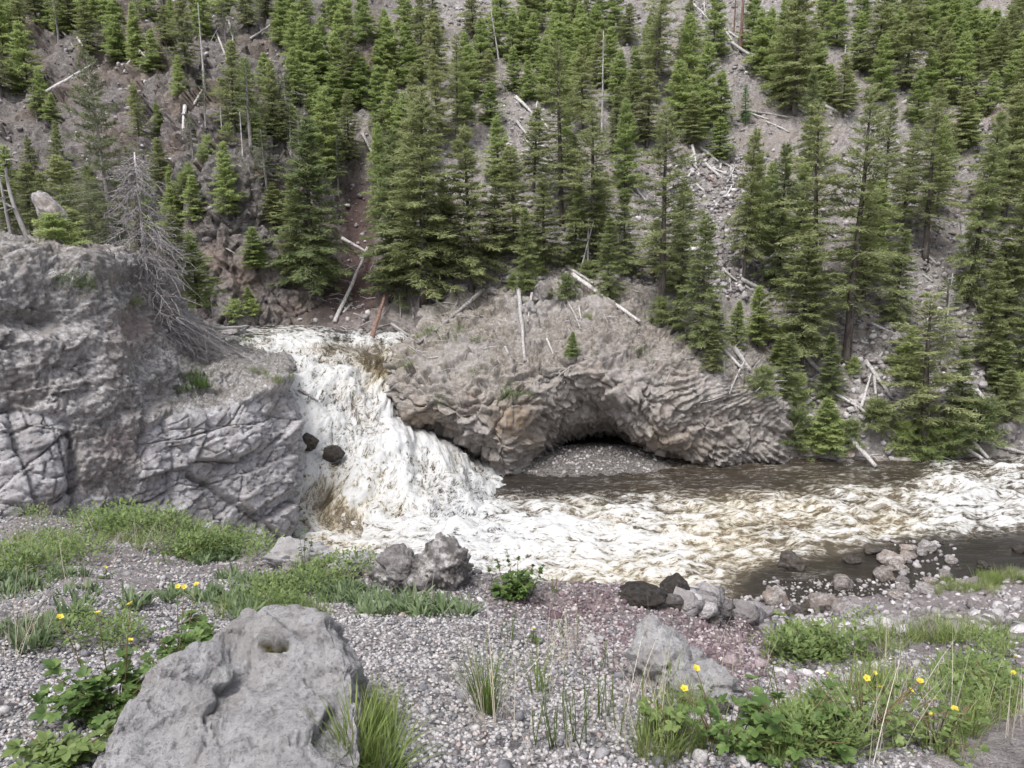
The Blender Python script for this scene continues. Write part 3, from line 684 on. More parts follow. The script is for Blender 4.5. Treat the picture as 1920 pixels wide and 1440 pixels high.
M['rough_rock'] = mat_boulder('conglomerate', (.06, .055, .052), (.21, .195, .19), (.52, .50, .49), (.15, .14, .135), 3.0)
def ico(sub):
    bm = bmesh.new(); bmesh.ops.create_icosphere(bm, subdivisions=sub, radius=1.0)
    v = np.array([x.co[:] for x in bm.verts]); f = np.array([[y.index for y in x.verts] for x in bm.faces]); bm.free()
    return v, f
ICO = {k: ico(k) for k in (1, 2, 3, 4, 5)}
def rock_verts(sub, seed, angular=.5, rough=.12):
    v, f = ICO[sub]; v = v.copy()
    off = np.array((seed * 3.7, seed * 1.3, seed * 2.1))
    rng = np.random.RandomState(seed + 900)
    for _ in range(14):                       # broken faces: planes cut the ball
        nrm = rng.normal(size=3); nrm /= np.linalg.norm(nrm); dd = rng.uniform(.55, .88)
        s = v @ nrm
        v -= np.where(s > dd, (s - dd) * (.6 + angular * .4), 0)[:, None] * nrm
    n = v / np.linalg.norm(v, axis=1, keepdims=True)
    v = v + n * (fbm(v * 1.3 + off, 3, seed) * .35 + fbm(v * 4 + off, 4, seed + 5) * rough)[:, None]
    return v, f
ROCKS = []
for s_ in range(7):
    rv, rf = rock_verts(4, s_ + 1)
    ROCKS.append((rv, rf))
ROCKS_HI = []
for s_ in range(4):
    v, f = rock_verts(5, s_ + 21, .6, .1)
    W1, W2, wid, wf = worley(v * 2.2, s_ + 60, facet=True); nn = v / np.linalg.norm(v, axis=1, keepdims=True)
    v = v + nn * (wf * .22 + (wid - .5) * .08 + fbm(v * 7, 4, s_ + 80, gain=.65) * .16)[:, None]
    ROCKS_HI.append((v, f))
def rock_at(name, px, py, wpx, hpx, mat, seed, surf, label, cat='boulder', group=None, sink=.25, depth=.9, tilt=0, hi=False):
    p, nn = hit(px, py + hpx * .35, *surf)
    dist = np.linalg.norm(p - np.array((0, 0, CAMZ))); s = dist / math.hypot(FPX, px - 960) 
    w, h = wpx * s * .5, hpx * s * .55
    rv, rf = (ROCKS_HI if hi else ROCKS)[seed % (4 if hi else len(ROCKS))]
    mx = np.abs(rv).max(0)
    key = (seed % (4 if hi else len(ROCKS)), mat, hi)
    me = ROCKM.get(key) or ROCKM.setdefault(key, mesh_from('boulder', rv, rf, [M[mat]]))
    o = add_obj(name, me, label=label, cat=cat, group=group)
    o.scale = (w / mx[0], w * depth / mx[1], h / mx[2])
    o.rotation_euler = (0, math.radians(tilt), 0)
    c = Pz(px, py, p[2] + h * (1 - sink)) if False else p
    o.location = (p[0], p[1] + w * depth * .5, p[2] + h * (1 - 2 * sink) * .8)
    return o
ROCKM = {}
WAT = ('river', 'waterfall', 'ground')
river_rocks = [   # column, row, width, height in the photograph, stone, what singles it out
 (578, 836, 34, 24, 'wet_rock', 'small black wet rock in the falls against the pale cliff block'),
 (628, 858, 30, 24, 'wet_rock', 'small round black rock alone in the white falls'),
 (433, 620, 44, 18, 'grey_rock', 'low grey rock in the upper river above the falls'),
 (1487, 1052, 54, 40, 'wet_rock', 'dark blocky boulder standing alone in the rapids'),
 (1272, 1104, 64, 46, 'wet_rock', 'dark rounded boulder at the water beside a pale one'),
 (1205, 1118, 96, 38, 'wet_rock', 'long dark low boulder at the lip of the red gravel'),
 (1258, 1130, 58, 30, 'grey_rock', 'pale lavender boulder touching two dark ones at the water'),
 (1296, 1134, 36, 34, 'wet_rock', 'small dark angular rock right beside the pale shore boulder'),
 (1348, 1126, 44, 32, 'river_rock', 'brown rounded rock in the shallows next to a white stick'),
 (1382, 1136, 26, 28, 'river_rock', 'small brown rock in the shallows behind a white stick'),
 (1412, 1142, 42, 34, 'river_rock', 'tan round boulder in the shallows above the weeds'),
 (1460, 1122, 52, 36, 'river_rock', 'pale flat-topped boulder standing in the dark shallows'),
 (1522, 1138, 36, 28, 'wet_rock', 'dark half sunken rock beside the big shore slab'),
 (1545, 1132, 60, 44, 'river_rock', 'large slanting tan slab on the shore of the shallows'),
 (1600, 1148, 70, 44, 'grey_rock', 'broad grey boulder bedded in the shore gravel'),
 (1584, 1094, 42, 32, 'river_rock', 'pale split rock where white water spills past'),
 (1676, 1048, 56, 26, 'river_rock', 'widest flat rock of the river bank cluster'),
 (1686, 1062, 44, 26, 'river_rock', 'pale knobbly rock just below the widest flat bank rock'),
 (1662, 1078, 40, 30, 'river_rock', 'pink brown rock with green moss at its side'),
 (1694, 1088, 24, 18, 'grey_rock', 'small grey rock below the mossy pink rock'),
 (1705, 1030, 36, 20, 'river_rock', 'tan rock topping the river bank cluster'),
 (1706, 1042, 30, 16, 'river_rock', 'low tan rock under the topmost rock of the bank cluster'),
 (1730, 1036, 22, 16, 'grey_rock', 'small round grey rock between two bank cluster rocks'),
 (1742, 1024, 36, 24, 'grey_rock', 'smooth pale grey rock at the outer end of the bank cluster'),
 (1762, 1014, 24, 12, 'wet_rock', 'black rock awash just beyond the smooth pale one'),
 (1698, 1104, 30, 18, 'grey_rock', 'flat grey rock at the edge of the pebbly shore'),
 (1685, 1116, 34, 16, 'river_rock', 'low tan rock bedded in the pebbly shore edge'),
 (1746, 1092, 32, 24, 'river_rock', 'round tan rock left of the shore grass'),
 (1744, 1106, 44, 20, 'grey_rock', 'broad pale rock at the foot of the shore grass'),
 (1775, 1078, 28, 20, 'grey_rock', 'grey rock beside the small upper grass patch on shore'),
 (1786, 1050, 24, 18, 'grey_rock', 'whitish broken rock alone on the dark mud flat'),
 (1848, 1060, 30, 16, 'wet_rock', 'dark small rock on the mud near the far shore grass'),
 (1916, 1030, 26, 18, 'wet_rock', 'dark rock at the picture edge in the shallows'),
 (1600, 1050, 34, 14, 'wet_rock', 'low black rock awash in small rapids near the bank'),
 (1640, 1034, 40, 16, 'wet_rock', 'low dark rock awash upstream of the bank cluster'),
]
for k_, (a_, b_, w_, h_, m_, l_) in enumerate(river_rocks):
    o_ = rock_at('boulder', a_, b_, w_ * (1.35 if k_ < 2 else 1), h_ * (1.3 if k_ < 2 else 1), m_, k_, WAT, l_, group='rocks in and along the river', sink=.3)
    if k_ < 2: o_.location.z += .45; o_.location.y -= .3
HB = ('hillside', 'rock_dome', 'crag', 'crag+', 'crag++')
hill_rocks = [
 (1018, 545, 40, 44, 'grey_rock', 'large egg-shaped grey boulder perched on top of the dome'),
 (925, 546, 26, 20, 'grey_rock', 'small grey boulder at the root end of the leaning dead trunk'),
 (992, 577, 34, 34, 'grey_rock', 'dark grey boulder under the perched egg-shaped one'),
 (1000, 560, 20, 18, 'grey_rock', 'little boulder squeezed beneath the perched egg-shaped one'),
 (1088, 673, 14, 16, 'grey_rock', 'small pale rock below the little fir on the dome'),
 (952, 526, 34, 14, 'grey_rock', 'flat dark rock among bushes at the dome top'),
 (865, 540, 26, 16, 'grey_rock', 'grey rock among the dead logs behind the dome'),
 (1700, 868, 78, 34, 'river_rock', 'broad rounded boulder at the far waterline under the big fir'),
 (1650, 862, 50, 24, 'river_rock', 'brown boulder at the far waterline by the sloping log'),
 (1600, 850, 44, 22, 'river_rock', 'tan rock ledge piece at the far waterline near the dome'),
 (1520, 848, 54, 22, 'river_rock', 'low tan ledge rock at the dome foot'),
 (1885, 812, 54, 44, 'grey_rock', 'big rounded grey boulder above the far bank at picture edge'),
 (608, 88, 16, 16, 'grey_rock', 'round pale boulder high on the slope above the crags'),
 (1030, 412, 22, 30, 'grey_rock', 'tall grey boulder between trunks behind the dome'),
 (1000, 428, 18, 14, 'grey_rock', 'small pale boulder at a tree foot behind the dome'),
 (1815, 398, 26, 14, 'scree', 'white flat boulder amid scree beneath the dark narrow fir'),
 (1378, 232, 18, 12, 'grey_rock', 'grey boulder beside the vivid green sapling'),
 (1640, 672, 40, 20, 'scree', 'long scree block above the crossed logs'),
 (1610, 655, 30, 18, 'scree', 'angular scree block near the leaning dark trunk'),
 (1668, 612, 26, 18, 'scree', 'squarish scree block under the dense dark fir'),
]
for k_, (a_, b_, w_, h_, m_, l_) in enumerate(hill_rocks):
    rock_at('boulder', a_, b_, w_, h_, m_, k_ + 2, HB, l_, group='boulders on the far slope', sink=.22)
# pale outcrop on the cliff top
o_ = rock_at('rock_pillar', 100, 462, 52, 80, 'grey_rock', 3, ('cliff',), 'pale leaning rock pillar on top of the grey cliff', 'rock pillar', sink=.1, tilt=-25)
o_.location = P(92, 392, 43)

# scree: countless stones on the slope, one mass
def stones(name, pts, size, seed, mat, **kw):
    rng = np.random.RandomState(seed)
    bv, bf = ICO[1]; k = len(bv); m = len(pts)
    sc = size[:, None, None] * rng.uniform(.55, 1.25, (m, 1, 3)) * np.array((1, 1, .75))
    jit = 1 + rng.uniform(-.28, .28, (m, k, 1))
    vv = bv[None] * jit * sc
    an = rng.uniform(0, 6.28, m); ta = rng.uniform(-.6, .6, m)
    c, s = np.cos(an), np.sin(an); ct, st = np.cos(ta), np.sin(ta)
    y = vv[:, :, 1] * ct[:, None] - vv[:, :, 2] * st[:, None]; z = vv[:, :, 1] * st[:, None] + vv[:, :, 2] * ct[:, None]
    x = vv[:, :, 0] * c[:, None] - y * s[:, None]; y = vv[:, :, 0] * s[:, None] + y * c[:, None]
    vv = np.stack([x, y, z], -1) + pts[:, None, :]
    ff = (bf[None] + (np.arange(m) * k)[:, None, None]).reshape(-1, 3)
    me = mesh_from(name, vv.reshape(-1, 3), ff, [mat], smooth=False, attrs=dict(tone=np.repeat(rng.uniform(0, 1, m), k)))
    return add_obj(name, me, **kw)
def mat_tone(name, stops, rough=.9, sc=6.0):
    b = MB(name); p = coords(b)
    c = b.ramp(b.attr('tone').outputs['Fac'], stops)
    c = b.mix(1.0, c, b.ramp(b.noise(p, sc, 5, .7), [(.3, .7), (.7, 1.2)]), 'MULTIPLY')
    return b.done(c, rough, b.bump(b.noise(p, sc * 2, 4, .7), .5, .3 / sc), .25)
M['scree_tone'] = mat_tone('scree_stones', [(0, (.15, .135, .135)), (.4, (.29, .268, .268)), (.8, (.42, .395, .40)), (1, (.56, .53, .53))], .95, 2.0)
rng = np.random.RandomState(7)
screes = [(1290, 290, 1440, 560, 1900), (1240, 250, 1300, 420, 160), (1440, 300, 1930, 800, 3400), (0, 0, 700, 600, 1600), (700, 0, 1300, 540, 1700), (1300, 0, 1930, 300, 1000), (1600, 560, 1760, 760, 420), (1050, 280, 1240, 420, 200), (910, 170, 1030, 330, 170), (840, 0, 930, 50, 160), (1120, 0, 1200, 50, 160),
          (1290, 0, 1440, 140, 320), (1820, 170, 1890, 260, 240), (1000, 400, 1230, 540, 260), (860, 470, 1000, 560, 170), (220, 0, 420, 130, 170), (500, 60, 640, 160, 120), (380, 560, 700, 605, 120), (0, 100, 300, 300, 120), (1420, 700, 1920, 870, 420)]
pts, sz = [], []
for x0, y0, x1, y1, m_ in screes:
    for _ in range(m_):
        p, nn = hit(rng.uniform(x0, x1), rng.uniform(y0, y1), 'hillside')
        if p is None: continue
        s_ = .10 + .34 * rng.rand() ** 3
        pts.append(p + np.array((0, 0, s_ * .2))); sz.append(s_)
stones('scree', np.array(pts), np.array(sz), 3, M['scree_tone'], kind='stuff', label='pale grey scree stones strewn over the far slope', cat='scree')
# loose stones bedded all over the shore on the right and the beach inside the cave
pts, sz = [], []
for x0, y0, x1, y1, m_, big in [(1430, 1085, 1920, 1190, 1500, .12), (1460, 1190, 1920, 1300, 500, .035), (1380, 1120, 1520, 1160, 160, .16), (1660, 1010, 1800, 1110, 90, .2), (1280, 1120, 1440, 1150, 140, .12)]:
    for _ in range(m_):
        p, nn = hit(rng.uniform(x0, x1), rng.uniform(y0, y1), 'ground', 'river')
        if p is None or p[1] < 3.5: continue
        s_ = big * (.3 + 1.1 * rng.rand() ** 2)
        pts.append(p + np.array((0, 0, s_ * .2))); sz.append(s_)
stones('shore_stones', np.array(pts), np.array(sz), 4, M['scree_tone'], kind='stuff', label='small stones strewn over the near river shore', cat='stones')

cave = [[P(935, 905, 58.2), P(950, 893, 59.0), P(965, 880, 60.2), P(985, 868, 61.5), P(990, 855, 62.5)],
        [P(1000, 900, 58.0), P(1000, 888, 59.3), P(1002, 870, 61.0), P(1010, 853, 63.0), P(1020, 842, 66.0)],
        [P(1080, 896, 58.6), P(1080, 880, 59.8), P(1080, 862, 61.5), P(1080, 842, 63.8), P(1085, 832, 67.5)],
        [P(1150, 892, 59.0), P(1150, 872, 60.6), P(1150, 856, 62.2), P(1150, 840, 64.2), P(1150, 832, 68)],
        [P(1215, 888, 59.4), P(1215, 868, 61.2), P(1215, 858, 62.6), P(1215, 848, 64.4), P(1215, 840, 68)],
        [P(1290, 892, 60.0), P(1290, 884, 61.0), P(1290, 876, 62.6), P(1290, 870, 64.0), P(1290, 862, 68)]]
g = loft(cave, 160, 80); v = g.reshape(-1, 3)
v = v + np.array((0, 0, 1.0)) * (fbm(v * 1.2, 4, 81) * .22 + fbm(v * 5, 3, 82) * .1)[:, None]
M['beach'] = (lambda b: b.done(b.ramp(b.noise(coords(b), 5, 8, .85), [(.3, (.09, .08, .072)), (.5, (.22, .2, .185)), (.7, (.40, .37, .35))]), .95, b.bump(b.noise(coords(b), 9, 5, .8), 1, .15), .2))(MB('cave_gravel'))
grid_obj('gravel_beach', v.reshape(g.shape), [M['beach']], kind='structure')
pts, sz = [], []
for _ in range(900):
    p, nn = hit(rng.uniform(960, 1230), rng.uniform(835, 892), 'gravel_beach')
    if p is None or p[2] < .05: continue
    s_ = .05 + .16 * rng.rand() ** 3; pts.append(p + np.array((0, 0, s_ * .2))); sz.append(s_)
stones('beach_stones', np.array(pts), np.array(sz), 6, M['scree_tone'], kind='stuff', label='small stones on the gravel beach inside the cave', cat='stones')

# ------------------------------------------------------------------ conifers
def mat_needles(name, c0, c1, c2):
    b = MB(name)
    rnd = b.n('ObjectInfo').outputs['Random']; tone = b.attr('tone').outputs['Fac']
    c = b.ramp(b.math('ADD', b.math('MULTIPLY', tone, .65), b.math('MULTIPLY', rnd, .35)), [(.1, c0), (.5, c1), (.9, c2)])
    d = b.n('BsdfPrincipled', i_Base_Color=c, i_Roughness=.65); d.inputs['Specular IOR Level'].default_value = .25
    t = b.n('BsdfTranslucent', i_Color=c)
    mx = b.n('MixShader', i_Fac=.5); b.l(d.outputs[0], mx.inputs[1]); b.l(t.outputs[0], mx.inputs[2])
    b.l(mx.outputs[0], b.out.inputs['Surface'])
    return b.m
M['n_fir'] = mat_needles('fir_needles', (.225, .258, .122), (.36, .395, .195), (.50, .52, .275))
M['n_dark'] = mat_needles('spruce_needles', (.175, .222, .104), (.29, .34, .162), (.41, .45, .22))
M['n_young'] = mat_needles('young_needles', (.265, .34, .135), (.40, .475, .20), (.52, .585, .27))
M['n_vivid'] = mat_needles('vivid_needles', (.10, .20, .05), (.14, .27, .07), (.19, .33, .09))
M['n_pine'] = mat_needles('pine_needles', (.16, .185, .105), (.23, .255, .145), (.30, .325, .19))
def mat_bark(name, a, c, sc=5.0):
    b = MB(name); p = oc(b)
    s = b.n('VectorMath', operation='MULTIPLY', i_0=p, i_1=(1, 1, .15)).outputs[0]
    n_ = b.noise(s, sc, 7, .75)
    col = b.ramp(n_, [(.3, a), (.7, c)])
    col = b.mix(1.0, col, b.ramp(b.n('ObjectInfo').outputs['Random'], [(0, .8), (1, 1.2)]), 'MULTIPLY')
    return b.done(col, .9, b.bump(n_, .7, .04), .2)
M['bark'] = mat_bark('bark', (.055, .045, .04), (.16, .14, .13))
M['bark_pale'] = mat_bark('weathered_bark', (.16, .145, .14), (.36, .34, .335))
M['bark_red'] = mat_bark('ruddy_bark', (.12, .07, .055), (.26, .17, .14))
M['dead_wood'] = mat_bark('dead_wood', (.27, .25, .245), (.58, .56, .55), 8)
M['dead_twig'] = mat_bark('dead_twigs', (.27, .245, .245), (.50, .47, .475), 8)

def tube(pts, rad, sides=6):
    pts = np.asarray(pts, float); m = len(pts)
    t = np.gradient(pts, axis=0); t /= np.linalg.norm(t, axis=1, keepdims=True) + 1e-9
    ref = np.where(np.abs(t[:, 2:3]) > .9, np.array((1., 0, 0)), np.array((0, 0, 1.)))
    a = np.cross(t, ref); a /= np.linalg.norm(a, axis=1, keepdims=True) + 1e-9
    b_ = np.cross(t, a)
    th = np.arange(sides) * 2 * math.pi / sides
    v = pts[:, None] + (a[:, None] * np.cos(th)[None, :, None] + b_[:, None] * np.sin(th)[None, :, None]) * np.asarray(rad)[:, None, None]
    i = np.arange(m * sides).reshape(m, sides); j = np.roll(i, -1, 1)
    f = np.stack([i[:-1].ravel(), j[:-1].ravel(), j[1:].ravel(), i[1:].ravel()], 1)
    cap = []
    for r_ in (i[0][::-1], i[-1]):
        for k in range(1, sides - 2 + 1, 2):
            cap.append((r_[0], r_[k], r_[k + 1], r_[min(k + 2, sides - 1)] if k + 2 < sides else r_[k + 1]))
    cap = np.array([c_ for c_ in cap if len(set(c_)) == 4])
    return v.reshape(-1, 3), np.concatenate([f, cap]) if len(cap) else f
def join(parts):
    vs, fs, o = [], [], 0
    for v, f in parts:
        vs.append(v); fs.append(np.asarray(f) + o); o += len(v)
    return np.concatenate(vs), np.concatenate(fs)
def conifer(seed, H, R, crown0, nb, dens, droop, leaf=.30, gap=.1, shape=.85, bare=0, lean=.01, sag=.3):
    rng = np.random.RandomState(seed)
    zz = np.linspace(-.03 * H, H, 12)
    wob = np.cumsum(rng.normal(0, lean, (12, 2)), 0) * H * .1
    wob -= wob[0]
    pts = np.column_stack([wob, zz])
    r0 = H * .0125
    rad = r0 * np.clip(1 - zz / H, 0, 1) ** .8 + .012; rad[0] *= 1.35
    tv, tf = tube(pts, rad, 7)
    def axis(z): return np.array([np.interp(z, zz, wob[:, 0]), np.interp(z, zz, wob[:, 1]), z])
    V, T = [], []
    wood = []
    ph = rng.uniform(0, 6.28)
    for i in range(nb):
        t = min(max(((i + rng.uniform(0, 1)) / nb) ** .92, 0), 1)
        z = H * (crown0 + (1 - crown0) * t * .985)
        L = R * ((1 - t) ** shape * (1 - .35 * max(0, .18 - t) / .18) + .035) * rng.uniform(.5, 1.25)
        if rng.rand() < gap: L *= rng.uniform(.2, .5)
        ph += 2.4 + rng.uniform(-.5, .5)
        e = -.05 - droop + t * (.95 + droop) + rng.uniform(-.25, .25)
        hd = np.array((math.cos(ph), math.sin(ph), 0.)); sd_ = np.array((-hd[1], hd[0], 0.))
        s = np.linspace(0, 1, 7)
        sp = axis(z) + hd * (s * L * math.cos(e))[:, None] + np.array((0, 0, 1.)) * (s * L * math.sin(e) - sag * L * s ** 2 + .22 * sag * 2 * L * s ** 3.5)[:, None]
        if L > R * .25: wood.append(tube(sp[::2], np.linspace(r0 * .22 * (1 - t) + .008, .004, 4), 3))
        m = max(4, int(L * dens * 2))
        ss = rng.uniform(.12 if crown0 < .3 else .25, 1.0, m)
        base = np.stack([np.interp(ss, s, sp[:, k]) for k in range(3)], 1)
        dirn = np.stack([np.interp(ss, s, np.gradient(sp[:, k])) for k in range(3)], 1); dirn /= np.linalg.norm(dirn, axis=1, keepdims=True)
        side = rng.choice((-1, 1), m) * rng.uniform(.35, 1.25, m)
        tl = np.minimum(.42 * L * (1.05 - ss) + .16, .85) * rng.uniform(.5, 1.15, m)
        td = dirn * np.cos(side)[:, None] + sd_[None] * np.sin(side)[:, None] + np.array((0, 0, 1.)) * rng.uniform(-.4, .35, m)[:, None]
        k = 4
        for q_ in range(k):
            fr = (q_ + rng.uniform(0, .8, m)) / k
            p0 = base + td * (tl * fr)[:, None] + rng.normal(0, .03, (m, 3))
            dd = td + rng.normal(0, .38, (m, 3)); dd /= np.linalg.norm(dd, axis=1, keepdims=True)
            ll = leaf * rng.uniform(.6, 1.25, m)
            wv = np.cross(dd, rng.normal(0, .5, (m, 3)) + np.array((0, 0, 1.))); wv /= np.linalg.norm(wv, axis=1, keepdims=True) + 1e-9
            ww = leaf * rng.uniform(.14, .24, m)
            a = p0 - wv * ww[:, None] * .6; b_ = p0 + wv * ww[:, None] * .6; c_ = p0 + dd * ll[:, None]
            V.append(np.stack([a, b_, c_], 1).reshape(-1, 3)); T.append(np.repeat(np.clip(rng.normal(.5, .16, m) + rng.uniform(-.2, .2), 0, 1), 3))
    for i in range(bare):
        z = H * rng.uniform(.08, crown0 + .12); ph = rng.uniform(0, 6.28); L = R * rng.uniform(.25, .7)
        hd = np.array((math.cos(ph), math.sin(ph), rng.uniform(-.4, .1)))
        wood.append(tube(np.stack([axis(z), axis(z) + hd * L * .5, axis(z) + hd * L + np.array((0, 0, -.1 * L))]), (.02, .012, .004), 3))
    V = np.concatenate(V); T = np.concatenate(T)
    F = np.arange(len(V)).reshape(-1, 3)
    wv_, wf_ = join([(tv, tf)] + wood)
    return (wv_, wf_), (V, F, T), H
PROTO = {}
def proto(kind, i, needles, bark, *a, **k):
    (wv, wf), (v, f, t), H = conifer(*a, **k)
    tm = mesh_from('trunk', wv, wf, [M[bark]])
    cm = mesh_from('crown', v, f, [M[needles]], smooth=False, attrs=dict(tone=t))
    PROTO.setdefault(kind, []).append((tm, cm, H, k.get('R') or a[2]))
for i in range(5):
    proto('fir', i, 'n_fir', 'bark', 11 + i, 15, 2.5 + .25 * (i % 2), .08 + .03 * i, 170, 12, .2, gap=.32, shape=.6)
for i in range(3):
    proto('dark', i, 'n_dark', 'bark', 31 + i, 14, 2.35, .05, 185, 13, .28, gap=.2, sag=.36, shape=.6)
for i in range(5):
    proto('young', i, 'n_young', 'bark', 51 + i, 8.5, 1.55 + .15 * (i % 2), .03, 120, 16, .05, leaf=.27, gap=.16, shape=.68, sag=.12)
for i in range(3):
    proto('open', i, 'n_fir', 'bark', 71 + i, 17, 2.7, .2, 115, 10, .1, gap=.38, bare=30, sag=.28, shape=.52)
for i in range(3):
    proto('sparse', i, 'n_pine', 'bark_pale', 91 + i, 12, 1.5, .34, 60, 6.0, .1, leaf=.26, gap=.3, bare=22, shape=.55)
proto('vivid', 0, 'n_vivid', 'bark', 111, 6, 1.1, .05, 70, 9, 0, leaf=.24)
proto('bush', 0, 'n_young', 'bark', 121, 2.2, 1.3, .05, 46, 12, -.1, leaf=.24, shape=.45)
proto('bush', 1, 'n_dark', 'bark', 122, 2.0, 1.5, .05, 50, 12, -.1, leaf=.24, shape=.4)
proto('pine', 0, 'n_pine', 'bark_pale', 131, 17, 3.3, .26, 100, 9.0, .12, leaf=.3, gap=.25, bare=60, sag=.2, shape=.5)
for k_, bm_ in (('dark', 'n_young'),):
    proto('skirt', 0, bm_, 'bark', 141, 3.0, 2.6, .03, 70, 12, .0, leaf=.28, shape=.4, sag=.25)
_T = ['', '', 'twenty', 'thirty', 'forty', 'fifty', 'sixty', 'seventy', 'eighty', 'ninety']
_U = ['', 'first', 'second', 'third', 'fourth', 'fifth', 'sixth', 'seventh', 'eighth', 'ninth', 'tenth', 'eleventh', 'twelfth', 'thirteenth', 'fourteenth', 'fifteenth', 'sixteenth', 'seventeenth', 'eighteenth', 'nineteenth']
def ordinal(n): return _U[n] if n < 20 else (_T[n // 10][:-1] + 'ieth' if n % 10 == 0 else _T[n // 10] + '-' + _U[n % 10])
def row_labels(items, phrase):
    """items: (column, object); each is singled out by its place in the row, counted from the left"""
    items = sorted(items, key=lambda q: q[0])
    for i, (_, o) in enumerate(items):
        o['label'] = ('the only ' + phrase.replace('firs', 'fir').replace('trees', 'tree')) if len(items) == 1 else f'{ordinal(i + 1)} from the left of the {phrase}'
trng = np.random.RandomState(5)
TREES = {}
WIDE = dict(fir=1.36, dark=1.28, young=1.6, open=1.36, sparse=1.5, pine=1.0, bush=1.0, skirt=1.0, vivid=1.3)
def tree(zone, kind, px, top, base, wide=1.0, surf=('hillside', 'rock_dome', 'crag', 'crag+', 'crag++'), lean=0.0, name=None, Y=None):
    p, nn = hit(px, base, *surf)
    if p is None: return
    if Y: p = P(px, base, Y)
    d = ray(px, top); z_top = CAMZ + d[2] * (p[1] / d[1]); h = max(z_top - p[2], 1.0)
    ps = PROTO[kind]; tm, cm, H, R = ps[trng.randint(len(ps))]
    nm = name or {'fir': 'fir_tree', 'dark': 'spruce_tree', 'young': 'young_fir_tree', 'open': 'tall_fir_tree', 'sparse': 'thin_pine_tree', 'vivid': 'sapling_tree', 'bush': 'conifer_bush', 'pine': 'pine_tree', 'skirt': 'conifer_bush'}[kind]
    o = add_obj(nm, None, cat='bush' if kind in ('bush', 'skirt') else 'tree')
    o.location = (p[0], p[1], p[2] - .15)
    s = h / H
    sx = s * wide * (0.55 + .45 / max(s, .3)) if s > 1 else s * wide * (.75 + .25 / max(s, .3))
    sx *= WIDE.get(kind, 1.3)
    o.scale = (sx, sx * trng.uniform(.9, 1.1), s)
    o.rotation_euler = (trng.uniform(-.055, .055), lean + trng.uniform(-.055, .055), trng.uniform(0, 6.28))
    add_obj('trunk', tm, o); add_obj('crown', cm, o)
    TREES.setdefault(zone, []).append((px, o))
    return o
Z = {}
def trees(zone, group, rows):
    Z[zone] = group
    for r_ in rows: tree(zone, *r_)
trees('trees high on the crags at the top corner', 'trees on the upper crags', [
 ('young', 55, 38, 172), ('young', 20, 5, 95), ('fir', 165, -5, 106), ('young', 100, -45, 60), ('fir', 135, -60, 62), ('young', 222, 25, 112), ('fir', 252, 22, 110, .8), ('young', 285, 52, 135),
 ('fir', 312, 8, 84), ('fir', 350, -18, 132), ('young', 208, -40, 50), ('young', 385, -40, 70, .8), ('fir', 5, 50, 180, .8), ('young', 420, -60, 30), ('young', 30, 120, 176, .9)])
trees('narrow trees on the broken crag face', 'trees on the crag face', [
 ('dark', 113, 222, 345, .75), ('young', 97, 172, 228), ('fir', 440, 72, 252, .85), ('sparse', 470, 105, 278), ('fir', 513, 108, 264, .8), ('sparse', 541, 128, 276), ('young', 427, 262, 400, .8), ('sparse', 507, 240, 400, 1.1),
 ('fir', 655, 165, 302, .9), ('young', 600, 170, 260, .8), ('young', 478, 422, 500), ('young', 335, 100, 180, .7), ('fir', 262, 150, 260, .8), ('sparse', 385, 130, 240, .8), ('young', 300, 190, 250, .7), ('young', 365, 325, 410, .9), ('young', 330, 345, 440), ('fir', 65, 250, 350, .8), ('sparse', 560, 200, 330)])
trees('small trees along the top above the red gully', 'trees above the gully', [
 ('young', 530, -12, 88), ('young', 573, -30, 60), ('young', 590, 48, 172), ('young', 630, 58, 182), ('fir', 500, -60, 35), ('fir', 660, 48, 165), ('young', 683, -20, 80), ('young', 625, -40, 50), ('young', 650, -30, 70, .9), ('fir', 465, -30, 60), ('young', 700, 130, 190), ('young', 727, 28, 152), ('young', 737, 130, 252), ('fir', 793, -12, 132, 1.1), ('young', 765, 40, 160), ('young', 760, -40, 60), ('fir', 820, 20, 170), ('young', 755, 170, 290), ('fir', 715, 200, 330, .9)])
trees('bright young firs at the top over the dome', 'bright young firs on the upper slope', [
 ('young', 927, 8, 108), ('young', 960, 18, 112), ('young', 940, -42, 55), ('young', 1000, 22, 122), ('young', 977, 8, 100), ('young', 1017, 66, 165), ('young', 1037, 22, 122), ('young', 1062, 48, 150), ('young', 1000, -42, 50), ('young', 1053, -20, 74), ('young', 1090, 26, 132),
 ('young', 1113, 5, 112), ('young', 1140, 48, 162), ('young', 965, 86, 170), ('young', 1075, -50, 45), ('young', 1158, 90, 200), ('young', 900, 30, 130), ('young', 920, 150, 230, 1.1), ('young', 990, 110, 190), ('young', 880, 80, 190), ('young', 1020, -60, 20), ('young', 1120, -50, 50), ('young', 1150, -30, 70)])
trees('full trees close behind the dome', 'trees behind the dome', [
 ('fir', 795, 160, 562, 1.25), ('dark', 733, 235, 556, 1.05), ('open', 857, 62, 290, .9), ('fir', 885, 232, 546, 1.1), ('fir', 970, 268, 502, 1.15), ('open', 1053, 72, 420, 1.05), ('fir', 1093, 82, 255, .9), ('open', 1115, 185, 505, 1.15), ('fir', 1180, 126, 264, 1.1), ('fir', 1213, 128, 275, 1.1),
 ('open', 1227, -65, 190, 1.1), ('open', 1240, 195, 592, 1.1), ('dark', 1172, 348, 515), ('dark', 1312, 398, 650, 1.0), ('fir', 760, 340, 556), ('dark', 835, 330, 520, .9), ('fir', 925, 330, 500, .9), ('fir', 1020, 330, 510), ('dark', 1075, 340, 500, .9), ('fir', 1275, 330, 560, .9), ('dark', 1140, 400, 560, .9), ('fir', 1000, 200, 360)])
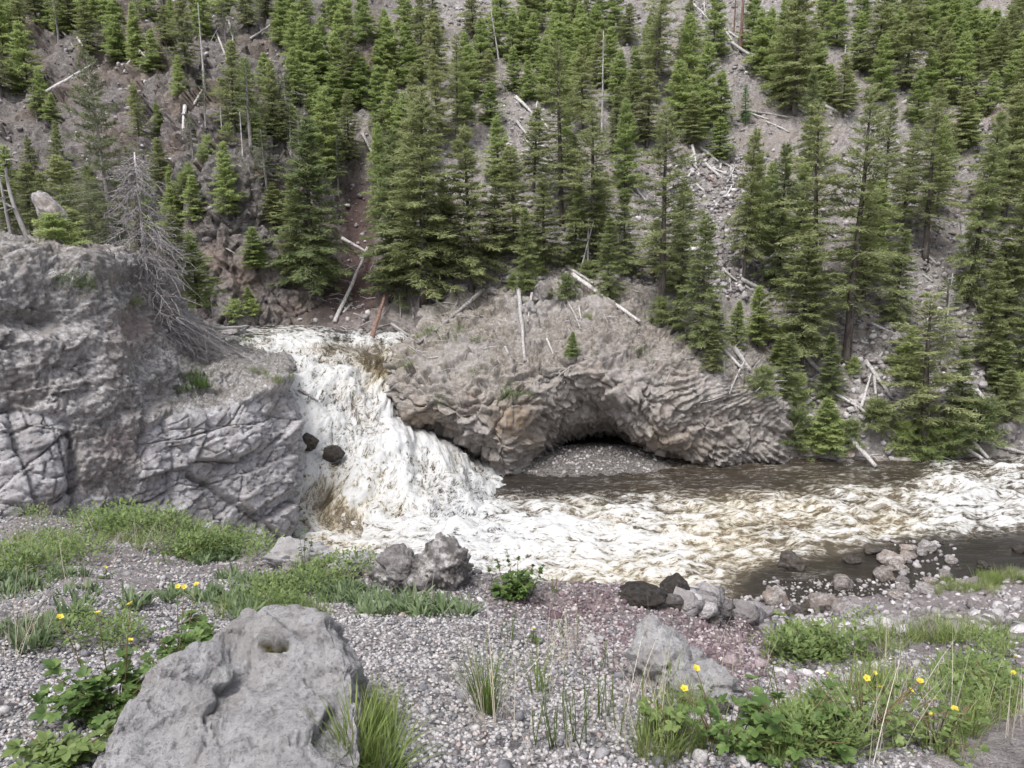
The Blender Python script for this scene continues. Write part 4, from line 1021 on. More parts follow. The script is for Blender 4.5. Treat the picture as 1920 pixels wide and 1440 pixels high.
trees('dense firs on the slope right of the tallest treetop', 'firs on the upper right slope', [
 ('young', 1290, 22, 205), ('young', 1320, 76, 235), ('young', 1350, 128, 240), ('fir', 1300, 170, 275), ('young', 1350, 216, 298), ('young', 1270, 110, 250), ('vivid', 1398, 158, 232), ('fir', 1490, -35, 216, 1.15), ('young', 1410, -25, 95), ('young', 1440, 10, 130), ('young', 1455, 60, 160), ('young', 1555, 118, 194), ('young', 1530, 60, 170), ('young', 1567, -5, 85), ('fir', 1640, -14, 150, 1.1), ('fir', 1693, 0, 170, 1.1), ('young', 1610, 20, 130), ('young', 1540, -30, 70), ('young', 1590, 130, 200)])
trees('firs crowding the top at the far corner', 'firs at the upper far corner', [
 ('fir', 1765, 56, 195), ('young', 1800, 56, 195), ('young', 1845, 10, 115), ('fir', 1825, 86, 200), ('fir', 1900, -24, 100), ('young', 1735, -30, 90), ('young', 1780, -20, 90), ('fir', 1870, 30, 150), ('young', 1740, 90, 190), ('young', 1890, 90, 190), ('young', 1815, -50, 60), ('fir', 1690, -60, 60), ('young', 1850, 130, 215), ('young', 1650, 60, 190, .9), ('fir', 1930, 40, 180)])
trees('tall dark firs standing on the scree', 'tall firs on the scree', [
 ('fir', 1393, 238, 532, .8), ('dark', 1457, 264, 545, .95), ('open', 1523, 190, 602, 1.05), ('open', 1585, 156, 682, 1.1), ('open', 1650, 186, 485, 1.0), ('open', 1735, 178, 484, 1.15), ('dark', 1812, 206, 562, .8), ('fir', 1880, 156, 420, 1.2), ('fir', 1882, 335, 640, 1.1), ('dark', 1673, 426, 604, .95), ('fir', 1850, 478, 700, .9), ('dark', 1912, 538, 720), ('fir', 1690, 230, 430, .8), ('sparse', 1768, 515, 690, 1.3), ('fir', 1620, 330, 560, .8), ('fir', 1930, 300, 560)])
trees('lower firs along the foot of the scree', 'firs at the foot of the scree', [
 ('young', 1420, 532, 645), ('fir', 1502, 436, 684, 1.35), ('open', 1732, 545, 862, 1.45), ('young', 1543, 742, 842, 1.1), ('dark', 1340, 560, 655), ('dark', 1270, 540, 610), ('young', 1380, 560, 650, .9), ('dark', 1470, 620, 745), ('dark', 1800, 640, 790), ('young', 1072, 618, 668, .8)])
trees('low bushes on the far bank', 'bushes on the far bank', [
 ('skirt', 1742, 795, 866), ('bush', 1640, 752, 805, 1.3), ('bush', 1832, 752, 828, 1.4), ('bush', 1860, 628, 695), ('bush', 1495, 700, 765), ('bush', 1490, 770, 835), ('bush', 1515, 800, 850), ('bush', 985, 508, 548), ('bush', 1060, 516, 558), ('bush', 830, 540, 562), ('bush', 1600, 668, 700), ('bush', 1690, 650, 690),
 ('bush', 1565, 780, 840), ('bush', 1790, 780, 850), ('bush', 1100, 490, 525), ('bush', 1010, 480, 515), ('bush', 960, 512, 540), ('bush', 1590, 790, 836), ('bush', 1900, 700, 760), ('bush', 1240, 560, 610), ('bush', 440, 560, 596), ('bush', 475, 560, 590), ('bush', 1430, 690, 740), ('bush', 1690, 790, 850)])
trees('trees rising close behind the cliff top', 'trees behind the cliff', [
 ('dark', 585, 215, 542, 1.25), ('young', 610, 160, 330, .9), ('fir', 145, 300, 480), ('fir', 190, 330, 475), ('fir', 90, 320, 440), ('young', 20, 270, 400), ('fir', 550, 330, 540, .7)])
CLEAR = [(985, 255, 70, 70), (1330, 330, 55, 60), (1360, 450, 45, 90), (1410, 200, 45, 45), (672, 400, 36, 170), (440, 430, 75, 150), (880, 15, 40, 30), (1155, 15, 40, 35), (330, 200, 50, 90), (1850, 225, 55, 40), (1640, 660, 60, 80), (130, 150, 60, 40), (240, 260, 60, 60), (1250, 380, 25, 60)]
def fill(zone, m, x0, y0, x1, y1, kinds, hpx, seed):
    r = np.random.RandomState(seed); k = 0; tries = 0
    while k < m and tries < 600:
        tries += 1
        x, y = r.uniform(x0, x1), r.uniform(y0, y1)
        if any(((x - a) / c) ** 2 + ((y - b) / d) ** 2 < 1 for a, b, c, d in CLEAR): continue
        h = r.uniform(*hpx)
        if tree(zone, kinds[r.randint(len(kinds))], x, y - h, y, r.uniform(.75, 1.1)): k += 1
Z['small bushes dotted over the broken crags'] = 'bushes on the crags'
fill('small bushes dotted over the broken crags', 46, 10, 120, 690, 590, ['bush', 'bush', 'young'], (18, 42), 11)
fill('trees high on the crags at the top corner', 22, 0, 20, 480, 130, ['young', 'fir', 'young', 'sparse'], (60, 120), 1)
fill('narrow trees on the broken crag face', 17, 0, 160, 660, 480, ['young', 'fir', 'sparse'], (60, 130), 2)
fill('small trees along the top above the red gully', 20, 470, 30, 840, 260, ['young', 'young', 'fir'], (70, 120), 3)
fill('bright young firs at the top over the dome', 22, 850, 30, 1240, 240, ['young', 'young', 'young', 'fir'], (80, 120), 4)
fill('full trees close behind the dome', 18, 715, 260, 1290, 545, ['fir', 'dark', 'fir', 'young'], (110, 220), 5)
fill('dense firs on the slope right of the tallest treetop', 22, 1250, 20, 1710, 270, ['young', 'fir', 'young'], (80, 140), 6)
fill('firs crowding the top at the far corner', 20, 1700, 20, 1940, 290, ['young', 'fir', 'young'], (80, 140), 7)
fill('tall dark firs standing on the scree', 9, 1400, 300, 1940, 640, ['fir', 'dark', 'young'], (90, 200), 8)
fill('lower firs along the foot of the scree', 7, 1330, 600, 1930, 800, ['young', 'dark', 'fir'], (60, 130), 9)
o_ = tree('trees rising close behind the cliff top', 'pine', 232, 100, 580, 1.0, ('cliff', 'hillside'), Y=52)
for a_ in [('fir', 140, 285, 490, 1.0, 56), ('pine', 178, 330, 490, .8, 54), ('fir', 335, 380, 560, .9, 58), ('young', 372, 430, 570, 1.0, 60), ('fir', 268, 360, 540, .8, 58), ('fir', 60, 300, 450, .9, 55)]:
    tree('trees rising close behind the cliff top', *a_[:5], ('cliff', 'hillside'), Y=a_[5])
o_ = tree('trees rising close behind the cliff top', 'fir', 25, 330, 470, .9, ('cliff', 'hillside'), Y=44)
o_ = tree('trees rising close behind the cliff top', 'bush', 110, 398, 462, 1.6, ('cliff', 'hillside'), Y=42.5)
for z_, it_ in TREES.items():
    row_labels(it_, z_)
    for _, o in it_: o['group'] = Z.get(z_, z_)

# ------------------------------------------------------------------ fallen logs, snags and other dead wood
lrng = np.random.RandomState(17)
def bent(a, b, nseg, bow, rng):
    s = np.linspace(0, 1, nseg)[:, None]
    d = b - a; L = np.linalg.norm(d); off = rng.normal(size=3); off -= d * (off @ d) / (L * L); off /= np.linalg.norm(off) + 1e-9
    return a + d * s + off * (np.sin(s * math.pi) * bow * L) + rng.normal(0, .004 * L, (nseg, 3)) * np.sin(s * math.pi)
def stubs(pts, rad, nst, ln, rng, sides=4):
    out = []
    m = len(pts)
    for _ in range(nst):
        k = rng.uniform(.1, .97) * (m - 1); i = int(k); p = pts[i] + (pts[min(i + 1, m - 1)] - pts[i]) * (k - i)
        ax = pts[-1] - pts[0]; ax /= np.linalg.norm(ax)
        d = rng.normal(size=3); d -= ax * (d @ ax); d /= np.linalg.norm(d); d = d + ax * rng.uniform(.0, .8); l = ln * rng.uniform(.3, 1.3)
        q = p + d * l * .55 + np.array((0, 0, -.06 * l)); e = p + d * l + rng.normal(0, .12 * l, 3)
        out.append(tube([p, q, e], (max(.012, .22 * rad), .012, .005), sides))
    return out
LOGS = {}
def log(zone, x0, y0, x1, y1, r=.13, surf=None, st=3, stl=.5, bow=.015, mat='dead_wood', lift0=0.0, lift1=0.0, name='log', cat='log', label=None):
    surf = surf or HB; r *= 1.2
    a, na = hit(x0, y0, *surf); b, nb_ = hit(x1, y1, *surf)
    if a is None or b is None: return
    a = a + na * r * .6 + np.array((0, 0, lift0)); b = b + nb_ * r * .5 + np.array((0, 0, lift1))
    need = 0.0
    for t_ in (.2, .4, .6, .8):
        m_ = a + (b - a) * t_; z_ = drop(m_[0], m_[1], m_[2] + 2.0, *surf)
        if z_ is not None: need = max(need, z_ - m_[2] + r * .3)
    a[2] += min(need, .9); b[2] += min(need, .9)
    pts = bent(a, b, 9, bow * lrng.uniform(-1, 1), lrng)
    rad = np.linspace(r, r * .55, 9) * lrng.uniform(.92, 1.08, 9)
    v, f = join([tube(pts, rad, 8)] + stubs(pts, r, st, stl, lrng))
    o = add_obj(name, mesh_from(name, v - a, f, [M[mat]]), loc=a, cat=cat)
    if label: o['label'] = label
    else: LOGS.setdefault(zone, []).append((x0, o))
    return o
def logs(zone, rows, **kw):
    for r_ in rows: log(zone, *r_[:4], **{**kw, **(r_[4] if len(r_) > 4 else {})})
logs('bleached logs lying on the upper crags', [(88, 172, 180, 118, dict(r=.22, st=1)), (148, 84, 166, 116), (75, 8, 140, 95, dict(r=.18)), (195, 38, 283, 123, dict(r=.2)), (235, 150, 252, 116), (470, 73, 512, 44), (600, 92, 640, 122, dict(r=.18)), (548, 32, 588, 58), (585, 205, 622, 247), (348, 200, 346, 264, dict(r=.2)), (365, 205, 382, 172), (430, 40, 440, 90), (405, 60, 432, 130), (498, 118, 506, 135), (620, 150, 640, 180)])
logs('bleached logs in the clearings on the middle slope', [(770, 120, 784, 166), (681, 252, 706, 302, dict(r=.16)), (968, 184, 1000, 216, dict(r=.2)), (968, 233, 1001, 277, dict(r=.16)), (914, 254, 956, 278), (922, 256, 962, 268), (1008, 188, 1004, 216), (988, 284, 1034, 306), (995, 272, 1030, 290), (1186, 352, 1216, 391), (1244, 368, 1272, 388), (1015, 225, 1030, 245), (985, 262, 1020, 300, dict(r=.1))], r=.13)
logs('bleached logs jumbled on the pale scree', [(1298, 278, 1306, 322, dict(r=.17)), (1310, 284, 1346, 312, dict(r=.17)), (1322, 308, 1358, 338, dict(r=.17)), (1370, 322, 1376, 352), (1362, 352, 1380, 318), (1328, 330, 1342, 346, dict(mat='bark_red')), (1304, 345, 1325, 363), (1345, 300, 1400, 332), (1350, 318, 1352, 296), (1335, 318, 1365, 330), (1290, 335, 1300, 318), (1420, 405, 1445, 415), (1360, 375, 1372, 355), (1540, 440, 1552, 456), (1552, 437, 1570, 446), (1650, 438, 1658, 456)], r=.12)
logs('bleached logs in the gap by the vivid sapling', [(1342, 42, 1376, 92, dict(r=.15)), (1364, 78, 1448, 132, dict(r=.2)), (1366, 60, 1400, 82), (1392, 92, 1450, 126, dict(r=.15)), (1408, 108, 1440, 128), (1392, 208, 1484, 222, dict(r=.16, mat='bark_pale')), (1400, 212, 1440, 226), (1478, 194, 1512, 216, dict(r=.17)), (1545, 202, 1590, 222, dict(r=.22)), (1544, 196, 1572, 174, dict(lift1=1.2)), (1624, 168, 1640, 196), (1436, 230, 1480, 250), (1300, 8, 1330, 40), (1310, 30, 1324, 20), (1320, 5, 1322, 28), (1365, 108, 1385, 100)], r=.11)
logs('grey logs on the scree among the tall firs', [(1354, 504, 1382, 528), (1388, 524, 1442, 552, dict(r=.2)), (1395, 535, 1412, 548), (1540, 500, 1554, 518, dict(r=.18)), (1634, 608, 1692, 632, dict(r=.12)), (1735, 478, 1755, 495), (1730, 516, 1750, 530), (1798, 456, 1816, 532, dict(r=.2, lift0=2.5)), (1810, 545, 1800, 562), (1808, 398, 1846, 405, dict(r=.25)), (1895, 490, 1922, 508), (1740, 538, 1756, 542), (1390, 492, 1394, 516), (1400, 512, 1408, 496), (1368, 520, 1370, 548), (1820, 590, 1850, 615), (1440, 540, 1452, 520)], r=.12)
logs('grey logs sliding down the bank foot of the scree', [(1460, 612, 1502, 682, dict(r=.2)), (1500, 664, 1558, 718, dict(r=.18)), (1528, 714, 1612, 766, dict(r=.16)), (1552, 728, 1616, 762), (1610, 764, 1652, 802, dict(st=8, stl=.9)), (1622, 682, 1670, 752, dict(r=.18)), (1614, 766, 1632, 704), (1638, 714, 1642, 772), (1574, 798, 1642, 878, dict(r=.25, st=1)), (1540, 640, 1544, 676, dict(r=.2, lift0=.6)), (1830, 734, 1858, 768, dict(r=.18)), (1795, 798, 1852, 862, dict(r=.2, st=5)), (1792, 832, 1842, 862, dict(r=.18)), (1838, 828, 1925, 852, dict(r=.2)), (1840, 700, 1880, 725), (1905, 700, 1925, 672, dict(r=.25, lift1=1.0)), (1600, 858, 1650, 852, dict(r=.1)), (1660, 852, 1685, 832, dict(r=.18, mat='bark_pale')), (1805, 690, 1815, 720), (1646, 672, 1655, 660)], r=.12, surf=HB + ('river',))
logs('weathered logs resting on the dome', [(973, 543, 985, 678, dict(r=.19, st=5)), (997, 565, 988, 620), (1062, 565, 1088, 620, dict(r=.09, bow=.08)), (1064, 504, 1112, 532, dict(r=.16)), (1074, 524, 1198, 612, dict(r=.2)), (905, 557, 782, 656, dict(r=.2, st=26, stl=1.3, mat='bark_pale')), (1025, 655, 1058, 738, dict(r=.07, st=8, stl=.7, bow=.08)), (1340, 644, 1392, 697, dict(r=.17)), (1375, 655, 1407, 697, dict(r=.22)), (1354, 688, 1361, 792, dict(r=.09, st=3)), (1394, 698, 1366, 760, dict(r=.07, st=14, stl=1.0, bow=.1)), (946, 651, 953, 664), (1085, 578, 1090, 600, dict(r=.07)), (1150, 545, 1200, 560)], r=.1)
logs('dead logs by the gully and the upper river', [(628, 606, 692, 484, dict(r=.19, st=4, lift1=1.2)), (640, 448, 700, 480, dict(r=.18, st=6)), (698, 632, 722, 574, dict(r=.2, mat='bark_red', lift1=1.0)), (733, 614, 764, 632), (797, 492, 824, 552, dict(r=.2)), (750, 560, 752, 612, dict(r=.08, lift0=1.0, mat='bark_pale')), (876, 514, 884, 482), (645, 590, 660, 572), (772, 565, 776, 600, dict(r=.09, mat='bark_pale'))], r=.12, surf=HB + ('waterfall',))
log('', 372, 618, 470, 610, r=.16, surf=('waterfall', 'hillside', 'cliff'), st=2, label='bleached log lying flat along the far edge of the upper river')
log('', 562, 736, 598, 758, r=.11, surf=('cliff', 'waterfall'), st=1, mat='bark_pale', label='short grey pole jutting from the pale cliff block over the falls')
log('', 440, 658, 478, 678, r=.1, surf=('cliff',), st=1, label='short bleached stick on the grassy cap of the cliff')
log('', 1392, 1098 + 28, 1385, 1142, r=.05, surf=WAT, st=3, label='small white driftwood stick among rocks of the near shallows')
for z_, it_ in LOGS.items():
    row_labels(it_, z_)
    for _, o in it_: o['group'] = z_
def snag(px, top, base, label, r=.16, nbr=22, bl=1.2, mat='dead_wood', surf=HB, name='dead_tree', Y=None, droop=-.15, twig=0, curve=None, start=.25, taper=.25):
    p, _ = hit(px, base, *surf)
    if Y: p = P(px, base, Y)
    d = ray(px, top); h = CAMZ + d[2] * (p[1] / d[1]) - p[2]
    rng = np.random.RandomState(int(px) + 3)
    zz = np.linspace(-.3, h, 14); pts = np.column_stack([np.cumsum(rng.normal(0, .012 * h / 14, (14, 2)), 0), zz])
    if curve is not None: pts[:, 0] += curve(zz / h)[0] * h; pts[:, 2] += curve(zz / h)[1] * h
    o = add_obj(name, None, loc=p, label=label, cat='dead tree', group='standing dead trees')
    v, f = tube(pts, np.linspace(r, r * taper, 14), 8); add_obj('trunk', mesh_from('trunk', v, f, [M[mat]]), o)
    br = []
    for i in range(nbr):
        t = rng.uniform(start, .98); k = t * 13; i0 = int(k); b0 = pts[i0] + (pts[min(i0 + 1, 13)] - pts[i0]) * (k - i0)
        an = rng.uniform(0, 6.28); L = bl * (1.15 - t) ** .8 * rng.uniform(.5, 1.2) + .15
        hd = np.array((math.cos(an), math.sin(an), 0))
        s = np.linspace(0, 1, 5)[:, None]
        bp = b0 + hd * s * L + np.array((0, 0, 1.)) * (s * droop * L + .9 * droop * L * s ** 2) + rng.normal(0, .02 * L, (5, 3)) * s
        br.append(tube(bp, np.linspace(r * (.12 if twig else .2) + .012, .010, 5), 4))
        for _ in range(twig):
            q = rng.uniform(.2, 1) * 4; i1 = min(int(q), 3); t0 = bp[i1] + (bp[i1 + 1] - bp[i1]) * (q - i1)
            dd = hd * rng.uniform(.1, .9) + rng.normal(0, .6, 3) + np.array((0, 0, -.45)); l = L * rng.uniform(.15, .45)
            e = t0 + dd * l; m_ = (t0 + e) / 2 + rng.normal(0, .08 * l, 3) + np.array((0, 0, .1 * l))
            br.append(tube([t0, m_, e], (.022, .018, .012), 3))
    if br:
        v, f = join(br); add_obj('branches', mesh_from('branches', v, f, [M['dead_twig' if twig else mat]]), o)
    return o
snag(292, 285, 690, 'grey dead spruce with drooping bare twigs beside the cliff', r=.2, nbr=170, bl=3.6, mat='dead_twig', surf=('cliff',), Y=49, droop=-.3, twig=15, start=.05)
snag(384, 5, 172, 'bare bleached pole standing alone high on the crags', nbr=3, bl=.4)
snag(1128, 58, 262, 'white dead treetop with short level branches over the dome trees', nbr=26, bl=1.6, droop=-.05, start=.35)
snag(945, 20, 172, 'leaning grey dead trunk among the bright young firs', nbr=20, bl=1.2, mat='dead_twig', curve=lambda t: (-.16 * t, 0 * t))
snag(1388, -25, 98, 'ruddy bare trunk cut by the top edge above the sapling', nbr=2, bl=.5, mat='bark_red', r=.24, taper=.7)
snag(1376, -25, 60, 'thin ruddy bare trunk beside the thicker one at the top edge', nbr=2, bl=.4, mat='bark_red', r=.12, taper=.7)
snag(1350, 40, 100, 'short grey dead trunk at the top edge left of ruddy trunks', nbr=8, bl=.6, mat='dead_twig', r=.16)
snag(1583, 84, 118, 'short white twisted snag between upper firs', nbr=4, bl=.5, r=.2)
snag(1765, 512, 690, 'pale dead leader standing above the big bank fir', nbr=18, bl=.9, r=.13)
snag(1085, 415, 520, 'slender leaning dead stem at the back of the dome', nbr=5, bl=.5, r=.1, curve=lambda t: (.25 * t, 0 * t))
snag(1102, 410, 520, 'pale dead trunk with stubs right behind the dome top', nbr=10, bl=.5, r=.17, mat='dead_twig')
snag(1480, 640, 722, 'thin pale dead sapling at the dome end', nbr=3, bl=.4, r=.07)
snag(418, 200, 275, 'thin pale dead stem between crag firs', nbr=3, bl=.3, r=.08)
snag(455, 210, 290, 'pale straight dead stem right of the crag fir', nbr=2, bl=.3, r=.09)
snag(60, 268, 462, 'bent dead stem curving over on the cliff top', r=.16, nbr=5, bl=.9, surf=('cliff',), Y=43, mat='bark_pale', curve=lambda t: (-.16 * np.sin(t * 2.2) + .42 * np.clip(t - .82, 0, 1) ** 1.0 * 1.2, -1.25 * np.clip(t - .86, 0, 1)), start=.3)
snag(20, 245, 440, 'slender grey dead stem at the picture edge on the cliff top', r=.1, nbr=14, bl=.9, surf=('cliff',), Y=43, mat='dead_twig', curve=lambda t: (-.06 * t, 0 * t))
snag(402, 560, 640, 'thin bare sapling on the cliff cap before the upper river', r=.03, nbr=8, bl=.5, surf=('cliff',), mat='dead_twig')
# the brush pile that slid over the cliff cap
b0 = P(330, 590, 51); br = []
prng = np.random.RandomState(3)
for i in range(130):
    s0 = prng.uniform(0, 1); a = P(300 + 60 * s0, 570 + 60 * s0, 51) + prng.normal(0, .5, 3) * np.array((1, 1, .4))
    tx, ty = prng.uniform(360, 540), 0
    ty = 640 + (tx - 360) * .26 + prng.uniform(-30, 26)
    h_, _ = hit(tx, ty, 'cliff'); e = h_ if h_ is not None and h_[1] > 43 else P(tx, ty, 52)
    e = e + np.array((0, 0, .25)); e = a + (e - a) * prng.uniform(.5, 1.0)
    m1 = a + (e - a) * .33 + np.array((0, 0, -.25)) + prng.normal(0, .2, 3); m2 = a + (e - a) * .66 + np.array((0, 0, -.35)) + prng.normal(0, .2, 3)
    br.append(tube([a, m1, m2, e], (.022, .017, .012, .005), 3))
v, f = join(br)
add_obj('fallen_brush', mesh_from('fallen_brush', v - b0, f, [M['dead_twig']]), loc=b0, label='mat of fallen grey dead boughs trailing over the cliff cap', cat='brush')

# dead sticks: splintered wood lying everywhere on the far slope
kr = np.random.RandomState(41); parts = []
for x0, y0, x1, y1, m_ in [(1285, 280, 1440, 560, 90), (1440, 320, 1920, 800, 130), (900, 180, 1040, 320, 40), (700, 430, 1300, 560, 90), (760, 570, 1280, 700, 70), (0, 80, 640, 500, 110), (1300, 0, 1480, 240, 60), (1300, 620, 1480, 760, 40), (1500, 640, 1920, 850, 70), (560, 480, 740, 620, 40), (1180, 330, 1290, 420, 30)]:
    for _ in range(m_):
        x_, y_ = kr.uniform(x0, x1), kr.uniform(y0, y1)
        p, nn = hit(x_, y_, *HB)
        if p is None: continue
        L_ = kr.uniform(.5, 2.6); an = kr.uniform(0, 6.28)
        dd = np.array((math.cos(an), math.sin(an) * .7, 0)); dd = dd - nn * (dd @ nn) + nn * kr.uniform(-.05, .35); dd /= np.linalg.norm(dd)
        a = p + nn * .08; e = a + dd * L_; r_ = kr.uniform(.02, .055)
        parts.append(tube([a, (a + e) / 2 + kr.normal(0, .05 * L_, 3), e], (r_, r_ * .8, r_ * .4), 4))
v, f = join(parts)
add_obj('dead_sticks', mesh_from('dead_sticks', v, f, [M['dead_wood']]), kind='stuff', label='bleached broken sticks strewn over the far slope and dome', cat='sticks')

# ------------------------------------------------------------------ foreground rocks
M['fore_rock'] = None
def mat_fore():
    b = MB('speckled_tuff'); p = coords(b)
    n1 = b.noise(p, 9, 9, .72); n2 = b.noise(p, 2.6, 5, .6); n3 = b.noise(p, 60, 6, .75); n4 = b.noise(p, 160, 3, .7)
    c = b.ramp(n1, [(.1, (.25, .24, .245)), (.4, (.37, .358, .365)), (.6, (.44, .428, .435)), (.9, (.54, .528, .535))])
    c = b.mix(b.ramp(n3, [(.2, .75), (.46, 0)]), c, (.15, .142, .142))
    c = b.mix(b.ramp(n3, [(.58, 0), (.85, .6)]), c, (.60, .585, .585))
    c = b.mix(b.ramp(n2, [(.5, 0), (.68, .5)]), c, (.37, .345, .33))
    c = b.mix(b.ramp(b.noise(p, 5, 6, .7), [(.62, 0), (.8, .5)]), c, (.33, .31, .305))
    c = b.mix(b.attr('moss').outputs['Fac'], c, b.ramp(n4, [(.3, (.035, .032, .006)), (.7, (.13, .11, .02))]))
    c = b.mix(b.math('MULTIPLY', b.attr('white').outputs['Fac'], b.ramp(n3, [(.4, 0), (.55, 1)])), c, (.78, .78, .76))
    h = b.math('ADD', n3, b.math('MULTIPLY', n4, .25))
    return b.done(c, .92, b.bump(h, .9, .010, b.bump(n1, .6, .03)), .2)
M['fore_rock'] = mat_fore()
fs = [(118, 1500, 1.72), (165, 1436, 1.82), (240, 1330, 1.98), (325, 1256, 2.13), (385, 1222, 2.24), (425, 1172, 2.36), (470, 1150, 2.42), (525, 1142, 2.44), (580, 1150, 2.42), (620, 1185, 2.36), (648, 1245, 2.26), (662, 1320, 2.12), (668, 1400, 1.98), (660, 1500, 1.85)]
ctrl = []
for i, (px_, ty, Y_) in enumerate(fs):
    c0 = P(px_, ty, Y_)
    k = 1 - abs(i - 7) / 8.0
    f2 = P(px_ + (520 - px_) * .05, ty + (1470 - ty) * .45 + 8, Y_ - .26 * max(k, .25)); f1 = P(px_ + (480 - px_) * .12, max(1500, ty + 110), 1.66 + .05 * k)
    f2[2] = min(f2[2], c0[2] + .015); f1[2] = min(f1[2], f2[2] + .01)
    f0 = f1 + np.array((0, -.08, -.22)); fm = f0 + np.array((0, .02, -.3))
    ctrl.append([fm, f0, f1, f2, c0, c0 + np.array((0, .10, -.05)), c0 + np.array((0, .19, -.22)), c0 + np.array((0, .2, -.5))])
e0 = [q + np.array((-.05, .02, -.25)) for q in ctrl[0]]; e1 = [q + np.array((.03, .02, -.3)) for q in ctrl[-1]]
ctrl = [[q + np.array((-.05, 0, -.3)) for q in e0], e0] + ctrl + [e1, [q + np.array((.02, 0, -.3)) for q in e1]]
g = loft(ctrl, int(330 * max(RES, .8)), int(300 * max(RES, .8)))
n = grid_normals(g, (0, 1.9, 30)); v = g.reshape(-1, 3); px, py = project(v)
F1, F2, cid, fa = worley(v * 3.4 + fbm(v * 5, 2, 90)[:, None] * .2, 91, facet=True)
H1, H2, hid, hf = worley(v * 14 + fbm(v * 12, 2, 92)[:, None] * .4, 93, facet=True)
d = fbm(v * 4, 4, 94, gain=.5) * .03 + fa * .06 + (cid - .5) * .012 - .012 * np.exp(-((F2 - F1) / .03) ** 2) + hf * .016 + (hid - .5) * .008 + fbm(v * 11, 5, 95, gain=.66) * .02 + fbm(v * 45, 3, 97, gain=.7, ridged=True) * .007 - np.clip(fbm(v * 22, 2, 96) - .22, 0, 1) * .035
hole = np.exp(-((px - 515) / 27) ** 6 - ((py - 1218 + np.abs(px - 515) * .2) / 7) ** 6)
d -= hole * .05 + .028 * np.exp(-((px - 572) / 14) ** 2 - ((py - 1196) / 8) ** 2)
d += .02 * np.exp(-((px - 520) / 40) ** 2 - ((py - 1190) / 12) ** 2) + .05 * np.exp(-((px - 430) / 110) ** 2 - ((py - 1360) / 70) ** 2)
v2 = v + n.reshape(-1, 3) * d[:, None]
me_attr = dict(moss=np.clip(hole * 1.3 - .25, 0, 1), white=np.clip(np.exp(-((px - 401 - (py - 1265) * .05) / 5) ** 2 - ((py - 1265) / 13) ** 2) * 1.2 + np.exp(-((px - 485) / 5) ** 2 - ((py - 1196) / 5) ** 2), 0, 1))
grid_obj('boulder', v2.reshape(g.shape), [M['fore_rock']], me_attr, label='big pale grey boulder in the foreground gravel with a mossy hollow', cat='boulder')
# rough two-lobed boulder at the brink
p0, _ = hit(800, 1112, 'ground')
parts = []
for (cx_, cy_, w_, h_, dd_, sd_) in ((752, 1068, 128, 104, .36, 4), (836, 1062, 116, 132, .4, 9), (800, 1085, 120, 90, .36, 2)):
    v, f = rock_verts(5, sd_, .5, .10)
    sc = p0[1] / .93 / FPX
    c_ = P(cx_, cy_, p0[1] + .14)
    W1, W2, wid, wf = worley(v * 3.2, sd_, facet=True); nn = v / np.linalg.norm(v, axis=1, keepdims=True)
    v = v + nn * (wf * .14 + (wid - .5) * .06 + fbm(v * 8, 4, sd_, gain=.65) * .2)[:, None]
    v = v / np.abs(v).max(0) * np.array((w_ * sc / 2, dd_ / 2, h_ * sc / 2)) + c_
    parts.append((v, f))
v, f = join(parts)
add_obj('boulder', mesh_from('boulder', v - p0, f, [M['rough_rock']]), loc=p0, label='dark rough two-humped boulder at the brink of the gravel', cat='boulder')
GR = ('ground',)
for px_, py_, w_, h_, m_, sd_, sk, lb, dp, tl in [
 (565, 1040, 160, 70, 'fore_rock', 2, .42, 'flat pale slab bedded at the brink below the cliff', .7, 4), (660, 1062, 150, 42, 'fore_rock', 1, .42, 'low pale rock tucked behind the weeds and the rough boulder', .6, -4),
 (1258, 1232, 185, 130, 'fore_rock', 2, .5, 'pointed grey rock bedded in the reddish gravel', 1.2, 24), (1330, 1285, 150, 80, 'fore_rock', 0, .5, 'low grey rock bedded just below the pointed one', .9, 12), (1405, 1330, 48, 46, 'rough_rock', 1, .35, 'small dark broken rock among the right-hand weeds', .9, 0),
 (1330, 1160, 60, 30, 'grey_rock', 4, .4, 'small lavender rock on the red gravel near the shallows', .9, 0), (1352, 1325, 40, 40, 'rough_rock', 6, .35, 'small dark rock left of a similar broken one', .9, 10),
 (1640, 1226, 46, 26, 'grey_rock', 1, .4, 'grey rock on the pinkish bank below the grass strip', .9, 0), (1560, 1215, 40, 20, 'river_rock', 2, .4, 'tan rock on the pinkish bank near the leafy shrub', .9, 0), (1500, 1150, 50, 26, 'wet_rock', 4, .4, 'dark rock half hid by weeds at the shallows', .9, 0)]:
    rock_at('boulder', px_, py_, w_, h_, m_, sd_, GR, lb, sink=sk, depth=dp, tilt=tl, group='rocks on the near slope', hi=py_ > 1010)

